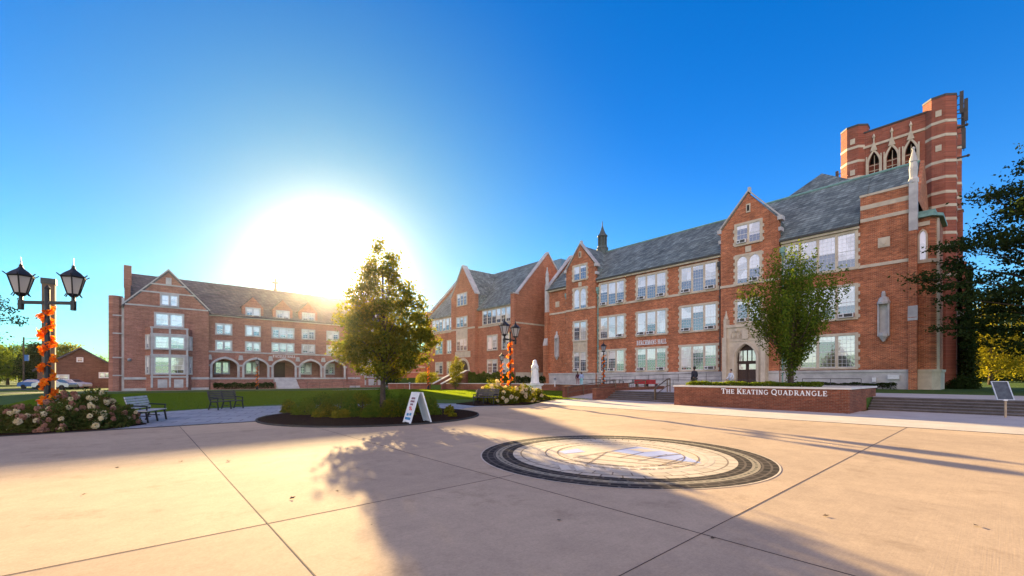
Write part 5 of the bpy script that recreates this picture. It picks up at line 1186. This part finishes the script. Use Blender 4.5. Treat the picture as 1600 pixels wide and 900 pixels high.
# climbing ivy on the tower corner
rng = mkrng(71); n = 5500; zz_ = rng.uniform(0, 1, n) ** 1.5 * 12; P = np.stack([rng.normal(0, .4, n), rng.normal(0, .26, n) * (1.2 - zz_ / 16), zz_], 1)
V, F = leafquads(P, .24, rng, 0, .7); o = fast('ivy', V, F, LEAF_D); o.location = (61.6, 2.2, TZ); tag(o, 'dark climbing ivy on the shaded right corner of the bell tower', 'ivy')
def shrub(name, loc, r_, h, n, ls, mat, seed, lab, group, cat='shrub', fl=0, bloom=None, bs=.11, spiky=False, squash=1.0):
    rng = mkrng(seed); ph = rng.uniform(0, 6.28, 3)
    d = rng.normal(size=(n, 3)); d[:, 2] = np.abs(d[:, 2]); d /= np.linalg.norm(d, axis=1)[:, None]
    k = 1 + .12 * np.sin(4 * d[:, 0] + ph[0]) + .12 * np.sin(5 * d[:, 1] + ph[1]) + .08 * np.sin(7 * d[:, 2] + ph[2])
    rr = rng.uniform(0.2, 1, n) ** .38 * k + rng.normal(0, .05, n)
    P = d * rr[:, None] * np.array([r_, r_ * squash, h]); P[:, 2] = np.maximum(P[:, 2], .03)
    V, F = leafquads(P, ls, rng, .0, .55)
    root = empty(name, loc, lab, cat, group); fast('foliage', V, F, mat, root)
    MB().tube([Vector(loc), Vector(loc) + Vector((.02, 0, h * .7))], [.05, .015], 6).build('stem', BARK, root)
    if fl:
        mp_ = {}
        for q in range(fl):
            dd = rng.normal(size=3); dd[2] = abs(dd[2]) + .1; 
            if rng.uniform() < .75: dd[1] = -abs(dd[1])
            dd /= np.linalg.norm(dd); m = bloom[int(rng.uniform() < .68)]
            if m.name not in mp_:
                nn = 90; e = rng.normal(size=(nn, 3)); e /= np.linalg.norm(e, axis=1)[:, None]; V, F = leafquads(e * np.array([1, 1, .85]) * bs * rng.uniform(.8, 1.05, (nn, 1)), bs * .62, rng, 0, .9)
                f_ = fast('flower_head', V, F, m, root); mp_[m.name] = f_
            else:
                f_ = mp_[m.name].copy(); COL.objects.link(f_)
            f_.location = tuple(dd * np.array([r_, r_ * squash, h]) * rng.uniform(1.0, 1.14)); f_.scale = (rng.uniform(.65, 1.2),) * 3; f_.rotation_euler = tuple(rng.uniform(0, 6, 3))
    return root
HB = (BLOOM, BLOOMP)
hyd = [(6, 13.4, .75, .62), (38, 13.3, .7, .60), (70, 13.6, .72, .66), (102, 13.8, .7, .72), (134, 14.2, .72, .70), (163, 14.6, .65, .66), (188, 15.4, .55, .60),
       (-8, 15.6, .85, .75), (30, 15.8, .8, .68), (60, 15.2, .75, .70), (112, 15.6, .8, 1.05), (140, 15.9, .8, 1.15), (166, 16.4, .6, .85), (90, 16.9, .7, .95)]
hl = ['at the left picture edge, front row', 'second from the left in the front row', 'third from the left, front row below the lamp', 'in the middle of the front row', 'fifth along the front row, pink heads', 'near the right end of the front row', 'lowest one beside the pale bench',
      'at the left edge, back row', 'in the back row left of the lamp', 'right at the foot of the double lamp', 'tall one right of the lamp', 'tallest one with cream heads', 'back row behind the pale bench', 'behind the lamp garland, back row']
for i, (u, D, r_, h) in enumerate(hyd):
    shrub('hydrangea_bush', at(u, D), r_, h, 2300, .12, LEAF_H, 100 + i, 'hydrangea bush ' + hl[i], 'hydrangea bushes in the large left bed', 'shrub', fl=13, bloom=HB if i != 11 else (BLOOM, BLOOM), bs=.085)
for i, (u, D, r_, h, fl, lab) in enumerate(((776, 29.5, .95, 1.35, 14, 'flowering shrub left of the double lamp, with tall cream blooms'), (800, 29.0, 1.05, 1.15, 16, 'flowering shrub at the foot of the double lamp near the statue'), (820, 29.5, .75, 1.25, 12, 'flowering shrub between the double lamp and the statue'),
        (838, 32.0, .5, .8, 6, 'small flowering shrub in front of the statue pedestal'), (755, 31.0, .6, 1.05, 9, 'white flowered shrub behind the dark bench'), (851, 33.0, .45, .35, 0, 'low green plant right of the statue pedestal'), (788, 27.8, .8, .7, 8, 'low flowering shrub in front of the double lamp'))):
    shrub('flowering_shrub', at(u, D), r_, h, 2600, .12, LEAF_A, 130 + i, lab, 'flowering shrubs near the statue', fl=fl, bloom=(BLOOM, BLOOM), bs=.12)
box = [(476, 19.3, .52, .72), (512, 18.4, .42, .58), (546, 18.4, .50, .70), (580, 18.1, .42, .58), (612, 18.3, .50, .72), (637, 18.9, .34, .52), (674, 19.3, .44, .72), (452, 20.4, .42, .54),
       (500, 21.0, .62, .95), (533, 21.2, .60, 1.06), (566, 20.9, .60, .96), (601, 21.4, .62, 1.10), (630, 21.3, .58, 1.0), (656, 20.7, .46, .84)]
bl = ['leftmost big one in front', 'second in the front row', 'third in the front row', 'in front of the maple trunk', 'fifth in the front row', 'just left of the white sandwich board', 'round yellow edged one right of the sandwich board', 'small one at the left tip of the island',
      'back row, far left', 'back row, second', 'back row behind the maple trunk', 'back row, fourth', 'back row, fifth', 'back row behind the sandwich board']
for i, (u, D, r_, h) in enumerate(box):
    shrub('boxwood_shrub', at(u, D, .04), r_, h, 4200, .06, (LEAF_BOX, LEAF_B, LEAF_A)[(i * 5) % 3 if i != 6 else 0], 150 + i, 'clipped round shrub, ' + bl[i], 'clipped round shrubs in the planting island')
for i, (u, D, lab) in enumerate(((503, 18.2, 'low yellow green plant in front of the shrubs, left one of the pair'), (532, 17.9, 'low yellow green plant in front of the shrubs, right one of the pair'), (702, 19.4, 'small bright yellow green plant at the right tip of the island'), (455, 20.4, 'pale low plant at the left tip of the island'), (735 - 28, 18.3, 'tiny pale plant at the island edge right of the sandwich board'))):
    shrub('low_plant', at(u, D, .04), (.36, .36, .26, .32, .16)[i], (.34, .34, .34, .28, .14)[i], 700, .12, LEAF_Y, 180 + i, lab, 'low plants in the planting island', 'plant')
# hedges
def hedge(name, pts, wd, z0, h, n, mat, seed, lab, ls=.1):
    rng = mkrng(seed); P = []
    seg = [(Vector(a), Vector(b)) for a, b in zip(pts[:-1], pts[1:])]; tot = sum((b - a).length for a, b in seg)
    for a, b in seg:
        k = int(n * (b - a).length / tot); t = rng.uniform(0, 1, k); d = (b - a).normalized(); nn = np.array([-d.y, d.x])
        w_ = rng.uniform(-1, 1, k) * wd / 2; hgt = h * (1 + .1 * np.sin(t * 23) + .06 * np.sin(t * 61))
        z = z0 + hgt * rng.uniform(0, 1, k) ** .45; xy = np.array(a)[None, :2] + t[:, None] * np.array(b - a)[None, :2] + nn[None] * w_[:, None]
        P.append(np.concatenate([xy, z[:, None]], 1))
    P = np.concatenate(P); o_ = np.array([pts[0][0], pts[0][1], 0]); V, F = leafquads(P - o_, ls, rng, 0, .6); o = fast(name, V, F, mat); o.location = tuple(o_); tag(o, lab, 'hedge'); return o
hedge('hedge', [(25.9, 6), (25.9, 12.9)], .8, 1.05, .40, 7000, LEAF_BOX, 201, 'low clipped hedge along the front of the lettered brick planter', .09)
hedge('hedge', [(36.7, 51.6), (41.6, 47.0)], 1.1, .6, 1.75, 9000, LEAF_B, 202, 'dark green hedge before the arched entrance of the middle hall', .16)
hedge('hedge', [(41.7, 46.8), (44.5, 43.5)], 1.0, .6, 1.2, 5000, LEAF_D, 203, 'low dark hedge running right from the middle hall entrance', .16)
hedge('hedge', [(8.2, 72.9), (15.8, 72.9)], .7, 0, .9, 4000, LEAF_D, 204, 'low dark hedge under the left arches of the left hall', .16)
hedge('hedge', [(50.6, 6.2), (50.6, 14.8)], .7, TZ, .55, 5000, LEAF_D, 205, 'low dark hedge at the foot of the right hall near the corner', .12)
shrub('round_shrub', at(668, 66, .4), 1.7, 2.3, 4500, .17, LEAF_A, 210, 'large round shrub behind the lamp post left of the stair', None)
shrub('round_shrub', at(1500, 40, TZ), 1.1, 1.0, 3000, .14, LEAF_D, 211, 'dark shrub at the foot of the bell tower', None)
# fallen leaves, individually
fl0 = None
for i, (u, v) in enumerate(((127, 775), (182, 733), (285, 723), (874, 814), (1285, 808), (452, 782), (528, 770), (1530, 824), (359, 721), (1110, 843))):
    x, y = d2w(u, v)
    if fl0 is None:
        f_ = MB(); f_.add([(0, 0, .006), (.035, .02, .016), (.07, 0, .02), (.035, -.024, .010), (.045, .045, .02), (.02, -.04, .018)], [(0, 1, 2, 3), (0, 4, 1), (0, 3, 5)])
        fl0 = f_.build('fallen_leaf', plain('dry_leaf', (.10, .06, .03), (.06, .035, .02), .9, 9)); tag(fl0, 'small dry brown leaf lying on the concrete plaza', 'leaf', 'fallen leaves on the plaza'); q = fl0
    else: q = fl0.copy(); COL.objects.link(q)
    q.location = (x, y, .014); q.rotation_euler = (0, 0, i * 1.3); q.scale = (.8 + .25 * (i % 3),) * 3
# grass blades of the lawn near the lit strip
rng = mkrng(300)
def blades(x0, x1, y0, y1, z, n, inside=None):
    x = rng.uniform(x0, x1, n); y = rng.uniform(y0, y1, n)
    if inside is not None: k = inside(x, y); x, y = x[k], y[k]
    n = len(x); a = rng.uniform(0, 6.28, n); h = rng.uniform(.04, .085, n); wd = .018
    B = np.stack([x, y, np.full(n, z)], 1); s = np.stack([np.cos(a) * wd, np.sin(a) * wd, np.zeros(n)], 1); t = B + np.stack([rng.normal(0, .02, n), rng.normal(0, .02, n), h], 1)
    return np.stack([B - s, B + s, t], 1).reshape(-1, 3)
V = np.concatenate([blades(14, 42, 20, 58, 0.0, 230000, lambda x, y: (np.hypot(x - 8, y - 18.3) > 12) & (x < 41 - (y - 38) * .54) & (x < 36 + (y - 24) * .34) & (y - 24 > (x - 26) * -.9 - 3) & (x + y > 38)),
    blades(-6, 14, 26, 60, 0.0, 120000, lambda x, y: np.hypot(x - 8, y - 18.3) > 11.8)])
g_ = fast('grass', V, np.arange(len(V)).reshape(-1, 3), LEAF_G); tag(g_, 'short mown grass of the quadrangle lawn', 'grass', kind='stuff')

# =================================================================== PEOPLE
def skin_obj(J, E, sub=1):
    names = list(J); me = bpy.data.meshes.new('tmp'); me.from_pydata([J[k][0] for k in names], [(names.index(a), names.index(b)) for a, b in E], [])
    o = bpy.data.objects.new('tmp', me); COL.objects.link(o); o.modifiers.new('s', 'SKIN')
    for i, k in enumerate(names):
        r = J[k][1]; me.skin_vertices[0].data[i].radius = (r, r) if not isinstance(r, tuple) else r
    me.skin_vertices[0].data[0].use_root = True
    m = o.modifiers.new('u', 'SUBSURF'); m.levels = sub; m.render_levels = sub
    dg = bpy.context.evaluated_depsgraph_get(); bpy.context.view_layer.update(); ev = o.evaluated_get(bpy.context.evaluated_depsgraph_get())
    m2 = bpy.data.meshes.new_from_object(ev); vs = [tuple(v.co) for v in m2.vertices]; fs = [tuple(p.vertices) for p in m2.polygons]
    bpy.data.objects.remove(o); return vs, fs
def person(loc, rz, h, skin, hair, top, bottom, shoe, lab, stride=.16, long_hair=False, bend=.5, armf=.1):
    s = h / 1.75
    def S(x, y, z): return (x * s, y * s, z * s)
    st_ = stride
    J = {'pel': (S(0, 0, .95), .125 * s), 'wai': (S(0, 0, 1.10), .115 * s), 'che': (S(0, -.01, 1.30), .14 * s), 'nec0': (S(0, 0, 1.44), .07 * s), 'nec': (S(0, -.01, 1.52), .05 * s), 'hd0': (S(0, -.02, 1.59), .075 * s), 'hd1': (S(0, -.02, 1.68), .085 * s), 'hd2': (S(0, -.01, 1.735), .05 * s)}
    E_ = [('pel', 'wai'), ('wai', 'che'), ('che', 'nec0'), ('nec0', 'nec'), ('nec', 'hd0'), ('hd0', 'hd1'), ('hd1', 'hd2')]
    H_ = {}
    for sg, n in ((-1, 'l'), (1, 'r')):
        f = -sg * st_
        J.update({'hip' + n: (S(.09 * sg, 0, .90), .09 * s), 'kne' + n: (S(.10 * sg, f * .8 - .03, .50), .055 * s), 'ank' + n: (S(.10 * sg, f * 1.5 + .03, .10), .038 * s), 'toe' + n: (S(.11 * sg, f * 1.5 - .14, .045), .036 * s),
                  'sho' + n: (S(.17 * sg, 0, 1.41), .055 * s), 'elb' + n: (S(.23 * sg, -f * .6 + .03, 1.14), .038 * s), 'wri' + n: (S(.22 * sg, -f * 1.1 - armf - .06, .93), .026 * s), 'pal' + n: (S(.21 * sg, -f * 1.2 - armf - .09, .86), .03 * s)})
        E_ += [('pel', 'hip' + n), ('hip' + n, 'kne' + n), ('kne' + n, 'ank' + n), ('ank' + n, 'toe' + n), ('che', 'sho' + n), ('sho' + n, 'elb' + n), ('elb' + n, 'wri' + n), ('wri' + n, 'pal' + n)]
    vs, fs = skin_obj(J, E_, 1)
    mb = MB(); mb.add(vs, fs)
    for sg, n in ((-1, 'l'), (1, 'r')):
        p = Vector(J['pal' + n][0])
        for q in range(4):
            a = p + Vector((0, (-.02 + .014 * q) * s, -.01 * s)); ln = (.07, .078, .072, .055)[q] * s
            mb.tube([a, a + Vector((0, -.006 * s, -ln * .55)), a + Vector((-.012 * sg * s, -.016 * s, -ln))], [.010 * s, .009 * s, .006 * s], 6)
        mb.tube([p + Vector((0, -.02 * s, .01 * s)), p + Vector((-.015 * sg * s, -.05 * s, -.015 * s)), p + Vector((-.02 * sg * s, -.055 * s, -.045 * s))], [.012 * s, .010 * s, .007 * s], 6)
        mb.ball(S(.088 * sg, -.01, 1.66), .022 * s, 6, 5, sc=(.5, 1, 1.4)); mb.ball(S(.033 * sg, -.098, 1.675), .012 * s, 6, 5)
    mb.tube([S(0, -.095, 1.675), S(0, -.125, 1.64)], [.009 * s, .016 * s], 6); mb.tube([S(-.025, -.095, 1.605), S(.025, -.095, 1.605)], .008 * s, 6)
    body = mb.build('person', skin, None, smooth=True); tag(body, lab, 'person', None); body.location = loc; body.rotation_euler = (0, 0, rz); WL[body.name] = Vector((0, 0, 0))
    def sub(name, keys, grow, mat, extra=None):
        JJ = {k: (J[k][0], J[k][1] + grow) for k in keys}
        if extra: JJ.update(extra)
        EE = [(a, b) for a, b in E_ if a in JJ and b in JJ]
        v2, f2 = skin_obj(JJ, EE, 1); m = MB(); m.add(v2, f2); m.build(name, mat, body, smooth=True)
    sub('shirt', ['che', 'wai', 'pel', 'nec0'] + [k + n for k in ('sho', 'elb', 'wri') for n in 'lr'], .022 * s, top)
    sub('trousers', ['pel'] + [k + n for k in ('hip', 'kne', 'ank') for n in 'lr'], .018 * s, bottom)
    for sg, n in ((-1, 'l'), (1, 'r')):
        a, t = J['ank' + n][0], J['toe' + n][0]; m = MB(); m.ball(((a[0] + t[0]) / 2, (a[1] + t[1]) / 2, .05 * s), .05 * s, 10, 6, sc=(1, 2.9, 1)); m.build('shoe', shoe, body, smooth=True)
    m = MB(); m.ball(S(0, .012, 1.70), .103 * s, 14, 10, sc=(.95, 1.02, 1.0)) ; 
    if long_hair: m.lathe([(.085 * s, 1.42 * s), (.10 * s, 1.55 * s), (.095 * s, 1.70 * s)], 0, .045 * s, 12)
    m.v = [(x, max(y, -.055 * s) if z < 1.74 * s else y, z) for x, y, z in m.v]
    m.build('hair', hair, body, smooth=True)
    return body
person(at(908.5, 50.5, TZ), R(-60), 1.72, SKIND, HAIR, cloth('blue_shirt', (.36, .45, .66)), cloth('teal_trousers', (.30, .62, .66)), WHITE, 'person in pale blue shirt and turquoise trousers walking by the ramp', .12, True)
person(at(902.5, 51.3, TZ), R(-45), 1.70, SKIND, HAIR, cloth('maroon_top', (.08, .02, .035)), cloth('pink_skirt', (.45, .28, .28)), RUBBER, 'person in dark maroon top walking beside the one in pale blue', .14, True)
person(at(1085, 30.2, TZ + .012), R(150), 1.78, SKIND, HAIR, cloth('dark_jacket', (.035, .035, .05)), cloth('olive_trousers', (.06, .055, .04)), RUBBER, 'person in dark jacket standing at the top of the steps', .10)
person(at(1142, 37.5, TZ), R(-120), 1.74, SKIN, HAIR, cloth('white_shirt', (.78, .80, .82)), cloth('grey_trousers', (.5, .55, .55)), WHITE, 'person in white shirt near the arched door, behind the planter', .12)

# =================================================================== AIR
hz = bpy.data.materials.new("air"); hz.use_nodes = True; hn = hz.node_tree.nodes; hn.clear()
ho = hn.new("ShaderNodeOutputMaterial"); hv = hn.new("ShaderNodeVolumePrincipled"); hz.node_tree.links.new(hv.outputs[0], ho.inputs['Volume'])
hv.inputs['Color'].default_value = (1.0, .97, .92, 1); hv.inputs['Density'].default_value = HAZE; hv.inputs['Anisotropy'].default_value = .92
hb = MB(); hb.box(-120, 170, -60, 180, -1.0, 36.0); hb = hb.build('haze', hz); tag(hb, kind='stuff')
SC.cycles.volume_bounces = 0; SC.cycles.volume_step_rate = 5; SC.cycles.volume_max_steps = 64
